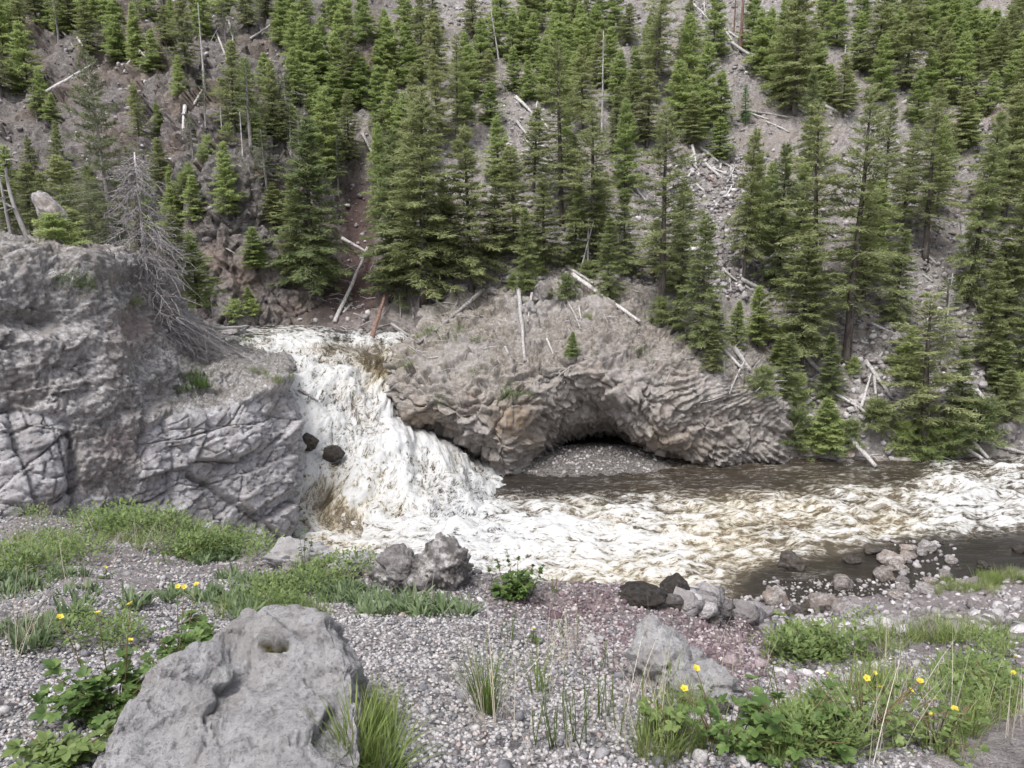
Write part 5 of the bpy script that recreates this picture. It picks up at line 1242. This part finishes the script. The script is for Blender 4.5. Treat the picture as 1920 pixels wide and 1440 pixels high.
# gravel: tens of thousands of pebbles, one mass
grng = np.random.RandomState(21)
def mat_pebble():
    b = MB('pebbles'); p = coords(b); t = b.attr('tone').outputs['Fac']
    c = b.ramp(t, [(0, (.12, .12, .13)), (.22, (.19, .186, .196)), (.4, (.28, .267, .272)), (.6, (.36, .342, .347)), (.8, (.42, .40, .397)), (.95, (.49, .466, .456)), (1, (.38, .29, .275))])
    c = b.mix(1.0, c, b.ramp(b.noise(p, 130, 3, .6), [(.3, .8), (.7, 1.15)]), 'MULTIPLY')
    return b.done(c, .8, b.bump(b.noise(p, 220, 2, .6), .3, .004), .3)
M['pebble'] = mat_pebble()
bv = SURF['ground']
def bed(N_, ya, yb, pw, xa, xb, size, spread, big):
    Yr = ya + (yb - ya) * grng.rand(N_) ** pw; Xr = Yr * grng.uniform(xa, xb, N_); q_ = grng.rand(N_)
    out = []
    for x_, y_, k_ in zip(Xr, Yr, q_):
        r_ = bv.ray_cast(Vector((x_, y_, 21)), Vector((0, 0, -1)))
        if r_[0] is None: continue
        s_ = (size + spread * grng.rand() + (big * grng.rand() if k_ > .991 else 0)) * (1 + .12 * (y_ - 2))
        out.append((x_, y_, r_[0].z + s_ * .25, s_))
    return np.array(out)
G_ = np.concatenate([bed(42000, 1.75, 5.9, 1.25, -.82, .62, .0061, .0048, .022), bed(5500, 5.5, 11.0, 1.2, -.85, -.2, .007, .006, .02)])
gx, gy = project(G_[:, :3])
ruddy = grng.rand(len(G_)) < np.clip(np.exp(-((gx - 1330) / 170) ** 2 - ((gy - 1210) / 75) ** 2) * 1.1 + .8 * np.exp(-((gx - 1120) / 160) ** 2 - ((gy - 1130) / 35) ** 2), 0, .93)
stones('gravel', G_[~ruddy, :3], G_[~ruddy, 3], 8, M['pebble'], kind='stuff', label='mixed grey and white pebbles covering the near slope', cat='gravel')
M['ruddy_pebble'] = mat_tone('ruddy_chips', [(0, (.11, .075, .085)), (.4, (.205, .15, .165)), (.75, (.31, .25, .26)), (.93, (.42, .37, .37)), (1, (.56, .52, .51))], .9, 90)
RG = G_[ruddy]; RG[:, 3] *= grng.uniform(.6, 1.5, len(RG)) ** 1.5
stones('ruddy_gravel', RG[:, :3], RG[:, 3], 9, M['ruddy_pebble'], kind='stuff', label='purplish red gravel chips at the brink', cat='gravel')
gm = bpy.data.objects['gravel'].data; gm.polygons.foreach_set('use_smooth', np.ones(len(gm.polygons), bool))

# ------------------------------------------------------------------ plants of the near slope
def mat_leaf(name, stops, tr=.35):
    b = MB(name)
    t = b.attr('tone').outputs['Fac']; rnd = b.n('ObjectInfo').outputs['Random']
    c = b.ramp(b.math('ADD', b.math('MULTIPLY', t, .75), b.math('MULTIPLY', rnd, .25)), stops)
    d = b.n('BsdfPrincipled', i_Base_Color=c, i_Roughness=.5); d.inputs['Specular IOR Level'].default_value = .3
    tl = b.n('BsdfTranslucent', i_Color=c)
    mx = b.n('MixShader', i_Fac=tr); b.l(d.outputs[0], mx.inputs[1]); b.l(tl.outputs[0], mx.inputs[2]); b.l(mx.outputs[0], b.out.inputs['Surface'])
    return b.m
M['leaf'] = mat_leaf('weed_leaves', [(0, (.10, .145, .045)), (.5, (.17, .235, .075)), (1, (.27, .335, .13))])
M['leaf_dark'] = mat_leaf('cinquefoil_leaves', [(0, (.065, .115, .032)), (.5, (.115, .185, .052)), (1, (.19, .27, .085))])
M['leaf_grey'] = mat_leaf('grey_green_leaves', [(0, (.10, .145, .07)), (.5, (.16, .22, .105)), (1, (.25, .31, .17))])
M['grass'] = mat_leaf('grass_blades', [(0, (.10, .145, .04)), (.5, (.19, .255, .07)), (.8, (.29, .345, .12)), (1, (.46, .42, .27))])
M['dry'] = mat_leaf('dry_stalks', [(0, (.30, .26, .19)), (.5, (.46, .41, .33)), (1, (.62, .58, .50))], .2)
M['stem'] = mat_leaf('green_stems', [(0, (.08, .11, .03)), (1, (.17, .19, .06))], .1)
M['stem_red'] = mat_leaf('ruddy_stems', [(0, (.09, .07, .03)), (1, (.20, .13, .07))], .1)
M['petal'] = mat_leaf('yellow_petals', [(0, (.72, .58, .05)), (1, (.90, .80, .18))], .3)
M['flower_eye'] = mat_leaf('flower_centre', [(0, (.55, .36, .02)), (1, (.70, .48, .04))], .1)
vr = np.random.RandomState(77)
def blades(base, L, w, az, lean, curl, prof='grass', seg=4, fold=.25):
    """thin leaf strips: base (n,3), length, width, heading, lean from upright, curl along the blade"""
    m = len(base); s = np.linspace(0, 1, seg + 1)
    ang = lean[:, None] + curl[:, None] * s[None]
    st = (L / seg)[:, None]
    r = np.concatenate([np.zeros((m, 1)), np.cumsum(np.sin(ang[:, :-1]) * st, 1)], 1); z = np.concatenate([np.zeros((m, 1)), np.cumsum(np.cos(ang[:, :-1]) * st, 1)], 1)
    if prof == 'grass': wp = (1 - s) ** .6 * .9 + .1
    elif prof == 'lance': wp = np.sin(np.pi * np.clip(s * .86 + .07, 0, 1)) ** .8
    else: wp = np.sin(np.pi * np.clip(s ** 1.25 * .93 + .06, 0, 1)) ** .65
    hd = np.stack([np.cos(az), np.sin(az)], 1); sd = np.stack([-hd[:, 1], hd[:, 0]], 1)
    c = np.stack([r * hd[:, :1] + base[:, :1], r * hd[:, 1:] + base[:, 1:2], z + base[:, 2:3]], -1)
    hw = (w[:, None] * wp[None] * .5)[..., None]
    sv = np.concatenate([sd, np.zeros((m, 1))], 1)[:, None, :]
    up = np.stack([-np.cos(ang) * hd[:, :1], -np.cos(ang) * hd[:, 1:], np.sin(ang)], -1) * hw * fold
    v = np.stack([c - sv * hw + up, c, c + sv * hw + up], 2)             # m, seg+1, 3, 3
    k = (seg + 1) * 3
    f = []
    for i in range(seg):
        o = i * 3
        f += [(o, o + 1, o + 4, o + 3), (o + 1, o + 2, o + 5, o + 4)]
    f = (np.array(f)[None] + (np.arange(m) * k)[:, None, None]).reshape(-1, 4)
    return v.reshape(-1, 3), f, k
def tuft_arrays(n, rng, L=(.08, .2), w=(.003, .006), spread=.03, lean=(.05, .6), curl=(.1, .9), prof='grass', seg=4):
    a = rng.uniform(0, 6.28, n); r = spread * np.sqrt(rng.rand(n))
    base = np.stack([r * np.cos(a), r * np.sin(a), np.zeros(n)], 1)
    az = a + rng.normal(0, .7, n)
    return blades(base, rng.uniform(*L, n), rng.uniform(*w, n), az, rng.uniform(*lean, n), rng.uniform(*curl, n), prof, seg)
def cloud(n, rng, R=.12, H=.18, leaf=(.015, .03), wr=.5, prof='ovate', seg=2):
    """small leaves spread through a low dome"""
    a = rng.uniform(0, 6.28, n); rr = np.sqrt(rng.rand(n)); zz = rng.rand(n) ** .8
    base = np.stack([R * rr * np.cos(a), R * rr * np.sin(a), H * zz * (1 - .55 * rr ** 2)], 1)
    L = rng.uniform(*leaf, n)
    return blades(base, L, L * wr * rng.uniform(.8, 1.2, n), a + rng.normal(0, .8, n), rng.uniform(.5, 1.5, n), rng.uniform(-.2, .7, n), prof, seg)
PAT = {}
def pattern(key, fn, n, **kw):
    r = np.random.RandomState(abs(hash(key)) % 1000 if False else sum(map(ord, key)))
    v, f, k = fn(n, r, **kw)
    PAT[key] = (v, f, np.repeat(r.uniform(0, 1, len(v) // k), k))
for i in range(3):
    pattern(f'rosette{i}', tuft_arrays, 20, L=(.05, .13), w=(.012, .022), spread=.05, lean=(.3, 1.15), curl=(-.2, .6), prof='lance', seg=3)
    pattern(f'weed{i}', cloud, 62, R=.13, H=.17, leaf=(.018, .038))
    pattern(f'grass{i}', tuft_arrays, 34, L=(.07, .2), w=(.003, .006), spread=.05, lean=(.05, .6), curl=(.1, 1.0), seg=3)
    pattern(f'dry{i}', tuft_arrays, 5, L=(.15, .38), w=(.002, .0035), spread=.05, lean=(.05, .7), curl=(-.3, .9), seg=3)
def carpet(name, spots, keys, mat, label, cat, scale=(.7, 1.3), far=0.0, surf=('ground',)):
    V, F, T, o = [], [], [], 0
    for (px_, py_, s_) in spots:
        p, nn = hit(px_, py_, *surf)
        if p is None or p[2] < .25: continue
        v, f, t = PAT[keys[vr.randint(len(keys))]]
        a = vr.uniform(0, 6.28); c, s = math.cos(a), math.sin(a); k = s_ * vr.uniform(*scale) * (1 + far * max(0, p[1] - 8))
        V.append(np.stack([v[:, 0] * c - v[:, 1] * s, v[:, 0] * s + v[:, 1] * c, v[:, 2]], 1) * k + p - np.array((0, 0, .004)))
        F.append(f + o); T.append(np.clip(t + vr.uniform(-.25, .25), 0, 1)); o += len(v)
    me = mesh_from(name, np.concatenate(V), np.concatenate(F), [M[mat]], attrs=dict(tone=np.concatenate(T)))
    return add_obj(name, me, kind='stuff', label=label, cat=cat)
def spots(regions, s=1.0):
    out = []
    for x0, y0, x1, y1, m, *r in regions:
        k = r[0] if r else 1.0
        for _ in range(m):
            # clumped: a few centres per region
            out.append((vr.uniform(x0, x1), vr.uniform(y0, y1), s * k))
    return out
def clumps(regions, per, jx, jy, s=1.0):
    out = []
    for x0, y0, x1, y1, m, *r in regions:
        k = r[0] if r else 1.0
        for _ in range(m):
            cx_, cy_ = vr.uniform(x0, x1), vr.uniform(y0, y1)
            for _ in range(per): out.append((cx_ + vr.normal(0, jx), cy_ + vr.normal(0, jy), s * k))
    return out
K3 = lambda k: [k + '0', k + '1', k + '2']
sp = clumps([(130, 1110, 480, 1175, 9), (0, 1065, 130, 1120, 5), (430, 1085, 640, 1150, 8), (600, 1110, 860, 1160, 8), (20, 1165, 110, 1210, 3), (380, 1030, 500, 1062, 4, 1.2), (620, 1090, 720, 1130, 5)], 7, 20, 7, 1.0)
carpet('rosette_weeds', sp, K3('rosette'), 'leaf_grey', 'low rosettes of lance leaves on the near gravel', 'weeds', (.6, 1.1))
sp = clumps([(0, 968, 480, 1040, 13, 1.05), (150, 980, 330, 1005, 8, 1.6), (0, 1040, 200, 1075, 6, 1.2), (330, 1020, 500, 1060, 8, 1.3), (440, 1100, 640, 1150, 6, .9), (590, 1070, 720, 1100, 6), (100, 1170, 420, 1210, 4, .7), (1450, 1185, 1600, 1240, 8, 1.3), (1600, 1195, 1900, 1230, 5, 1.0), (1500, 1330, 1720, 1420, 8, .7), (1800, 1290, 1910, 1340, 6, .8), (1760, 1240, 1900, 1290, 4)], 6, 22, 8)
carpet('leafy_weeds', sp, K3('weed'), 'leaf', 'tangled small-leaved green weeds on the near slope', 'weeds')
sp = clumps([(0, 972, 470, 1050, 11, 1.1), (1450, 1190, 1920, 1220, 10, 1.1), (1600, 1180, 1920, 1200, 12, 1.3), (1440, 1330, 1920, 1440, 10, .7), (1180, 1310, 1340, 1440, 5, .7), (1560, 1250, 1800, 1320, 6), (400, 1140, 600, 1170, 4, .8), (640, 1350, 760, 1440, 7, .8)], 5, 18, 9)
carpet('grass', sp, K3('grass'), 'grass', 'green grass growing over the near slope', 'grass')
sp = clumps([(1760, 1088, 1860, 1112, 9, 1.8), (1765, 1078, 1800, 1084, 2, 1.4), (1840, 1078, 1930, 1100, 9, 2.0), (1690, 1078, 1720, 1090, 1, 1.4)], 8, 10, 3)
carpet('shore_grass', sp, K3('grass'), 'grass', 'bright green grass patch on the river shore', 'grass', far=.02)
sp = clumps([(0, 985, 480, 1060, 14, 1.2), (1440, 1200, 1920, 1440, 15, .9), (1150, 1250, 1340, 1420, 6, .8), (1000, 1220, 1150, 1420, 7, .8), (450, 1080, 800, 1150, 8, .7), (0, 1060, 130, 1250, 6), (900, 1330, 960, 1440, 2), (1340, 1180, 1480, 1300, 6, .6)], 3, 24, 14)
carpet('dry_grass', sp, K3('dry'), 'dry', 'pale dry stalks scattered over the near slope', 'dry grass')
# tufts of greenery on the cliff and the dome
def crag_tuft(px_, py_, s_, label, surf, mat='leaf_dark', keys='weed', m=6):
    p, nn = hit(px_, py_, *surf)
    V, F, T, o = [], [], [], 0
    for _ in range(m):
        v, f, t = PAT[keys + str(vr.randint(3))]
        off = vr.normal(0, .55, 3) * s_ * np.array((1, .5, .45)) * .22
        V.append(v * s_ * vr.uniform(.7, 1.2) + off); F.append(f + o); T.append(t); o += len(v)
    me = mesh_from('shrub', np.concatenate(V), np.concatenate(F), [M[mat]], attrs=dict(tone=np.concatenate(T)))
    return add_obj('shrub', me, loc=p, label=label, cat='shrub', group='shrubs on the rock faces')
CL, DM = ('cliff',), ('rock_dome',)
for a_ in [(365, 722, 4.5, 'grassy green shrub in the notch above the pale cliff block', CL, 'leaf_dark', 'grass', 26), (345, 735, 3.5, 'smaller green shrub left of the grassy notch shrub', CL), (150, 545, 4.0, 'green shrub on a ledge under the cliff top', CL, 'leaf_dark', 'weed', 9), (120, 535, 3.2, 'small green shrub on the same ledge nearer the picture edge', CL),
 (245, 572, 3.0, 'yellow green moss clump on the cliff shoulder', CL, 'grass'), (448, 645, 4.0, 'dark green shrub at the river end of the cliff cap', CL, 'leaf_dark', 'weed', 9), (400, 625, 3.0, 'small shrub before the upper river on the cliff cap', CL), (520, 715, 3.0, 'grass clump at the very tip of the cliff cap', CL, 'grass', 'grass', 9), (480, 700, 3.0, 'dull grass clump near the tip of the cliff cap', CL, 'grass', 'grass', 9), (392, 905, 1.6, 'mossy clump in a crack of the pale cliff block', CL),
 (845, 630, 4.5, 'green cushion plant on the dome above the falls', DM, 'leaf'), (835, 765, 4.0, 'dark green cushion low on the dome above the falls', DM), (960, 745, 5.0, 'green cushion in the middle of the dome face', DM, 'leaf_dark', 'weed', 9), (897, 700, 3.0, 'small green cushion on the dome left of a white stick', DM), (985, 575, 4.0, 'green shrub below the perched boulder', DM), (1195, 665, 4.0, 'low shrub near the crest of the folded strata', DM), (760, 690, 3.5, 'yellow green clump at the falls edge of the dome', DM, 'grass', 'grass', 9), (800, 625, 3.5, 'pale green clump above the falls edge of the dome', DM, 'grass', 'grass', 9), (1110, 600, 3.5, 'yellow green clump on the dome between two logs', DM, 'grass', 'grass', 9), (900, 640, 3.0, 'dull green clump under the leaning dead trunk', DM, 'leaf')]:
    crag_tuft(*a_)

# ---- single plants: leaves, stems and flowers are parts of their plant
def one_mesh(name, arr, mat, tone=None):
    v, f, k = arr
    return mesh_from(name, v, f, [M[mat]], attrs=dict(tone=tone if tone is not None else np.repeat(vr.uniform(0, 1, len(v) // k), k)))
def compound(rng, n=5, L=.035):
    a = np.linspace(-1.9, 1.9, n)
    Ls = L * (1 - .22 * np.abs(a))
    v, f, k = blades(np.tile(np.array((0., 0, 0)), (n, 1)), Ls, Ls * .55, a, np.full(n, 1.15) + rng.uniform(-.15, .15, n), np.full(n, .35), 'ovate', 4)
    return v, f, k
LEAFM = [one_mesh('leaf', compound(np.random.RandomState(i), 5, .045), 'leaf_dark') for i in range(3)]
LEAFB = [one_mesh('leaf', compound(np.random.RandomState(i + 9), 5, .040), 'leaf') for i in range(3)]
pet = blades(np.stack([.003 * np.cos(np.arange(5) * 1.2566), .003 * np.sin(np.arange(5) * 1.2566), np.zeros(5)], 1), np.full(5, .019), np.full(5, .018), np.arange(5) * 1.2566, np.full(5, .95), np.full(5, .35), 'ovate', 4)
eye_v, eye_f = ICO[1]
PETALM = one_mesh('petals', pet, 'petal'); EYEM = mesh_from('flower_centre', eye_v * np.array((.0055, .0055, .004)), eye_f, [M['flower_eye']], attrs=dict(tone=np.full(len(eye_v), .5)))
def cinquefoil(base, R, H, nleaf, flowers, label, leafs=LEAFM, ls=1.0, group=None, stems=8, seed=1, cloudn=0, stem_mat='stem_red'):
    """base: point; flowers: tip points"""
    r = np.random.RandomState(seed)
    o = add_obj('cinquefoil_plant', None, loc=base, label=label, cat='plant', group=group)
    bl = Vector(base)
    tips = []
    for i in range(stems):
        a = r.uniform(0, 6.28); q = R * r.uniform(.3, 1.0); tips.append(np.array((q * math.cos(a), q * math.sin(a), H * r.uniform(.55, 1.0))))
    for tip in tips:
        root = np.array((tip[0] * .25, tip[1] * .25, -.01))
        mid = root + (tip - root) * .5 + np.array((0, 0, .1 * H)); mid[:2] *= .8
        v, f = tube([root, mid, tip], (.0026, .0022, .0014), 5)
        add_obj('stem', mesh_from('stem', v, f, [M[stem_mat]], attrs=dict(tone=np.full(len(v), r.rand()))), o)
    for i in range(nleaf):
        tp = tips[r.randint(len(tips))]; s = r.uniform(.12, 1.0)
        p = tp * np.array((.25 + .75 * s, .25 + .75 * s, s)) + r.normal(0, .3, 3) * R * np.array((1, 1, .25)) * .55
        p[2] = max(p[2], .012)
        lf = add_obj('leaf', leafs[r.randint(3)], o, loc=p)
        az = math.atan2(p[1], p[0]) + r.normal(0, .7); sc = ls * r.uniform(.65, 1.25)
        lf.rotation_euler = (r.normal(0, .25), r.normal(.15, .3), az); lf.scale = (sc, sc, sc)
    for tip in flowers:
        t_ = np.array(tip) - np.array(base)
        root = np.array((t_[0] * .35, t_[1] * .35, .0)); mid = root + (t_ - root) * .55 + np.array((0, 0, .02))
        v, f = tube([root, mid, t_], (.0024, .0019, .0013), 5)
        add_obj('stem', mesh_from('stem', v, f, [M[stem_mat]], attrs=dict(tone=np.full(len(v), r.rand()))), o)
        fl = add_obj('flower', PETALM, o, loc=t_); fl.rotation_euler = (r.uniform(.2, .7), r.uniform(-.5, .3), r.uniform(0, 6))
        fl.scale = (.68,) * 3
        ey = add_obj('flower_centre', EYEM, fl); ey.location = (0, 0, .004)
        for _ in range(2):
            lf = add_obj('leaf', leafs[r.randint(3)], o, loc=root + (t_ - root) * r.uniform(.35, .8)); sc = ls * r.uniform(.4, .7); lf.scale = (sc,) * 3; lf.rotation_euler = (r.normal(0, .3), r.normal(.2, .3), r.uniform(0, 6.28))
    return o
GP = 'cinquefoil plants on the near slope'
def gp(px_, py_): return hit(px_, py_, 'ground')[0]
def tipat(px_, py_, base, dy=0.0): return P(px_, py_, base[1] + dy)
b_ = gp(215, 1345)
cinquefoil(b_, .21, .18, 230, [tipat(112, 1158, b_, .05), tipat(183, 1150, b_, .1), tipat(244, 1133, b_, .1)], 'big leafy cinquefoil left of the pale foreground boulder, three yellow flowers', ls=.95, stems=14, seed=3, group=GP)
b_ = gp(330, 1262)
cinquefoil(b_, .19, .16, 150, [tipat(333, 1100, b_, .3), tipat(345, 1101, b_, .32), tipat(368, 1096, b_, .3), tipat(244, 1201, b_)], 'leafy cinquefoil behind the pale boulder with paired yellow flowers', ls=.9, stems=12, seed=5, group=GP)
b_ = gp(130, 1425)
cinquefoil(b_, .15, .09, 110, [], 'low cinquefoil without flowers at the bottom corner', ls=1.0, stems=8, seed=7, group=GP, leafs=LEAFB)
b_ = gp(385, 1195)
cinquefoil(b_, .12, .12, 36, [], 'small flowerless cinquefoil at the shoulder of the pale boulder', ls=1.0, stems=7, seed=8, group=GP)
b_ = gp(960, 1122)
cinquefoil(b_, .17, .16, 110, [], 'dark bushy plant right beside the rough two-humped boulder', ls=1.15, stems=12, seed=9, group=GP)
for px_, py_, w_ in ((930, 1040, 0), (970, 1045, 0), (1000, 1055, 0), (945, 1032, 0)): pass
b_ = gp(1365, 1400)
cinquefoil(b_, .18, .14, 85, [tipat(1305, 1254, b_, .1), tipat(1283, 1292, b_, .1)], 'broad cinquefoil at the bottom below the pointed grey rock', ls=.7, stems=14, seed=11, group=GP)
b_ = gp(1255, 1390)
cinquefoil(b_, .13, .15, 40, [], 'thin grassy cinquefoil left of the broad bottom one', ls=1.0, stems=8, seed=12, group=GP, leafs=LEAFB)
b_ = gp(1620, 1385)
cinquefoil(b_, .24, .18, 130, [tipat(x, y, b_, .2) for x, y in ((1625, 1272), (1680, 1285), (1725, 1278), (1708, 1296), (1760, 1310), (1650, 1290))], 'largest leafy bush at the bottom right with small yellow flowers', ls=.62, stems=22, seed=13, group=GP, leafs=LEAFB)
b_ = gp(1750, 1400)
cinquefoil(b_, .2, .14, 90, [tipat(x, y, b_, .2) for x, y in ((1790, 1330), (1750, 1340))], 'leafy bush right of the largest bottom bush', ls=.6, stems=16, seed=14, group=GP, leafs=LEAFB)
b_ = gp(1880, 1330)
cinquefoil(b_, .24, .17, 120, [tipat(x, y, b_, .2) for x, y in ((1860, 1290), (1840, 1272), (1900, 1262))], 'leafy bush with yellow flowers against the lower picture edge', ls=.62, stems=18, seed=15, group=GP, leafs=LEAFB)
b_ = gp(1500, 1235)
cinquefoil(b_, .34, .3, 130, [], 'upright bush on the slope below the shallows', ls=1.1, stems=18, seed=16, group=GP, leafs=LEAFB)
b_ = gp(1480, 1400)
cinquefoil(b_, .2, .2, 60, [tipat(1555, 1265, b_, .3)], 'spindly cinquefoil between the broad and the largest bottom plants', ls=1.1, stems=10, seed=17, group=GP)
b_ = gp(650, 1098)
cinquefoil(b_, .16, .14, 50, [], 'thin weed in front of the low pale rock at the brink', ls=1.1, stems=9, seed=18, group=GP, leafs=LEAFB)
def grass_tuft(px_, py_, n_, L, w, spread, label, mat='grass', lean=(.02, .45), curl=(.1, .9), seed=1, cat='grass tuft', name='grass_tuft'):
    p = gp(px_, py_); r = np.random.RandomState(seed)
    v, f, k = tuft_arrays(n_, r, L, w, spread, lean, curl, 'grass', 5)
    return add_obj(name, mesh_from(name, v, f, [M[mat]], attrs=dict(tone=np.repeat(np.clip(r.normal(.5, .2, n_), 0, .95), k))), loc=p, label=label, cat=cat, group='grass tufts on the gravel')
grass_tuft(912, 1338, 130, (.14, .30), (.003, .0055), .035, 'bright green grass tuft standing in the open gravel', seed=2)
grass_tuft(668, 1438, 70, (.12, .27), (.004, .007), .04, 'dark green grass tuft at the foot of the pale boulder', seed=3)
grass_tuft(720, 1450, 60, (.10, .2), (.005, .009), .05, 'broad-bladed grass tuft right of the boulder foot', seed=4, lean=(.3, .9))
grass_tuft(1010, 1300, 30, (.12, .22), (.003, .005), .04, 'small grass tuft right of the bright one', seed=5)
grass_tuft(1040, 1110, 14, (.08, .16), (.004, .007), .02, 'tiny leafy tuft at the brink left of the long dark boulder', seed=6)
grass_tuft(1265, 1300, 40, (.08, .18), (.003, .005), .04, 'green tuft at the foot of the pointed grey rock', seed=7)
def horsetail(px_, py_, n_, H, label, seed):
    p = gp(px_, py_); r = np.random.RandomState(seed); parts = []; o = add_obj('horsetail', None, loc=p, label=label, cat='plant', group='horsetail stems on the gravel')
    for i in range(n_):
        a = r.uniform(0, 6.28); q = .05 * r.rand(); b0_ = np.array((q * math.cos(a) * 1.6, q * math.sin(a), -.01)); h = H * r.uniform(.55, 1.1)
        t_ = b0_ + np.array((r.normal(0, .12) * h, r.normal(0, .12) * h, h))
        v, f = tube(bent(b0_, t_, 6, .04, r), np.linspace(.0022, .0012, 6), 5)
        nd, nf, k = blades(b0_ + (t_ - b0_) * r.uniform(.2, 1, 26)[:, None], r.uniform(.008, .02, 26), np.full(26, .002), r.uniform(0, 6.28, 26), r.uniform(.2, .7, 26), np.full(26, .1), 'grass', 1)
        vv, ff = join([(v, f), (nd, nf)])
        add_obj('stem', mesh_from('stem', vv, ff, [M['grass']], attrs=dict(tone=np.full(len(vv), r.uniform(0, .4)))), o)
for q_ in [(1035, 1400, 8, .26, 'clump of upright green stems nearest the bright grass tuft', 1), (1090, 1400, 6, .28, 'middle clump of upright green stems in the gravel', 2), (1125, 1340, 6, .2, 'slender green stems left of the pointed grey rock', 3), (1165, 1370, 4, .2, 'few green stems beside the thin grassy cinquefoil', 4), (1060, 1195, 5, .15, 'small green stems far out on the gravel near the brink', 5), (955, 1200, 6, .16, 'thin green stems behind the bright grass tuft', 6), (1130, 1250, 4, .16, 'sparse green stems halfway to the pointed rock', 7), (1430, 1330, 4, .24, 'tall dark stems above the small dark broken rock', 8)]: horsetail(*q_)
# wildflower stems at the brink beside the rough boulder
def flower_stems(px_, py_, tips, label, seed):
    p = gp(px_, py_); r = np.random.RandomState(seed); o = add_obj('wildflower_plant', None, loc=p, label=label, cat='plant')
    for (tx, ty) in tips:
        t_ = P(tx, ty, p[1]) - p; b0_ = np.array((t_[0] * .5, 0, 0))
        v, f = tube(bent(b0_, t_, 6, .05, r), np.linspace(.0028, .0016, 6), 5)
        add_obj('stem', mesh_from('stem', v, f, [M['stem_red']], attrs=dict(tone=np.full(len(v), .3))), o)
        for _ in range(7):
            lf = add_obj('leaf', LEAFM[r.randint(3)], o, loc=b0_ + (t_ - b0_) * r.uniform(.3, 1.0)); lf.scale = (r.uniform(.45, .8),) * 3; lf.rotation_euler = (r.normal(0, .4), r.normal(0, .4), r.uniform(0, 6.28))
flower_stems(975, 1118, [(930, 1045), (950, 1030), (972, 1042), (1000, 1058), (912, 1060), (990, 1075), (1018, 1062)], 'spindly budding stems over the bushy plant beside the rough boulder', 4)
flower_stems(570, 1075, [(560, 1000), (572, 995), (585, 1008), (660, 1040)], 'spindly stems at the brink before the falls', 5)
# a few yellow flowers standing alone
for i, (tx, ty, bx, by, lb) in enumerate([(198, 1064, 200, 1085, 'single small yellow flower among the back rosettes'), (1000, 1180, 1000, 1205, 'single yellow bud far out on the gravel'), (1640, 1262, 1645, 1300, 'single yellow flower over the grass above the largest bush'), (1905, 1232, 1905, 1262, 'single yellow flower near the edge below the grass strip')]):
    b_ = gp(bx, by); cinquefoil(b_, .05, .03, 5, [tipat(tx, ty, b_)], lb, ls=.7, stems=3, seed=30 + i, group='single yellow flowers')

if False:
    print('TRIS', sum(len(m.polygons) * 2 if len(m.polygons) and m.polygons[0].loop_total == 4 else len(m.polygons) for m in bpy.data.meshes))
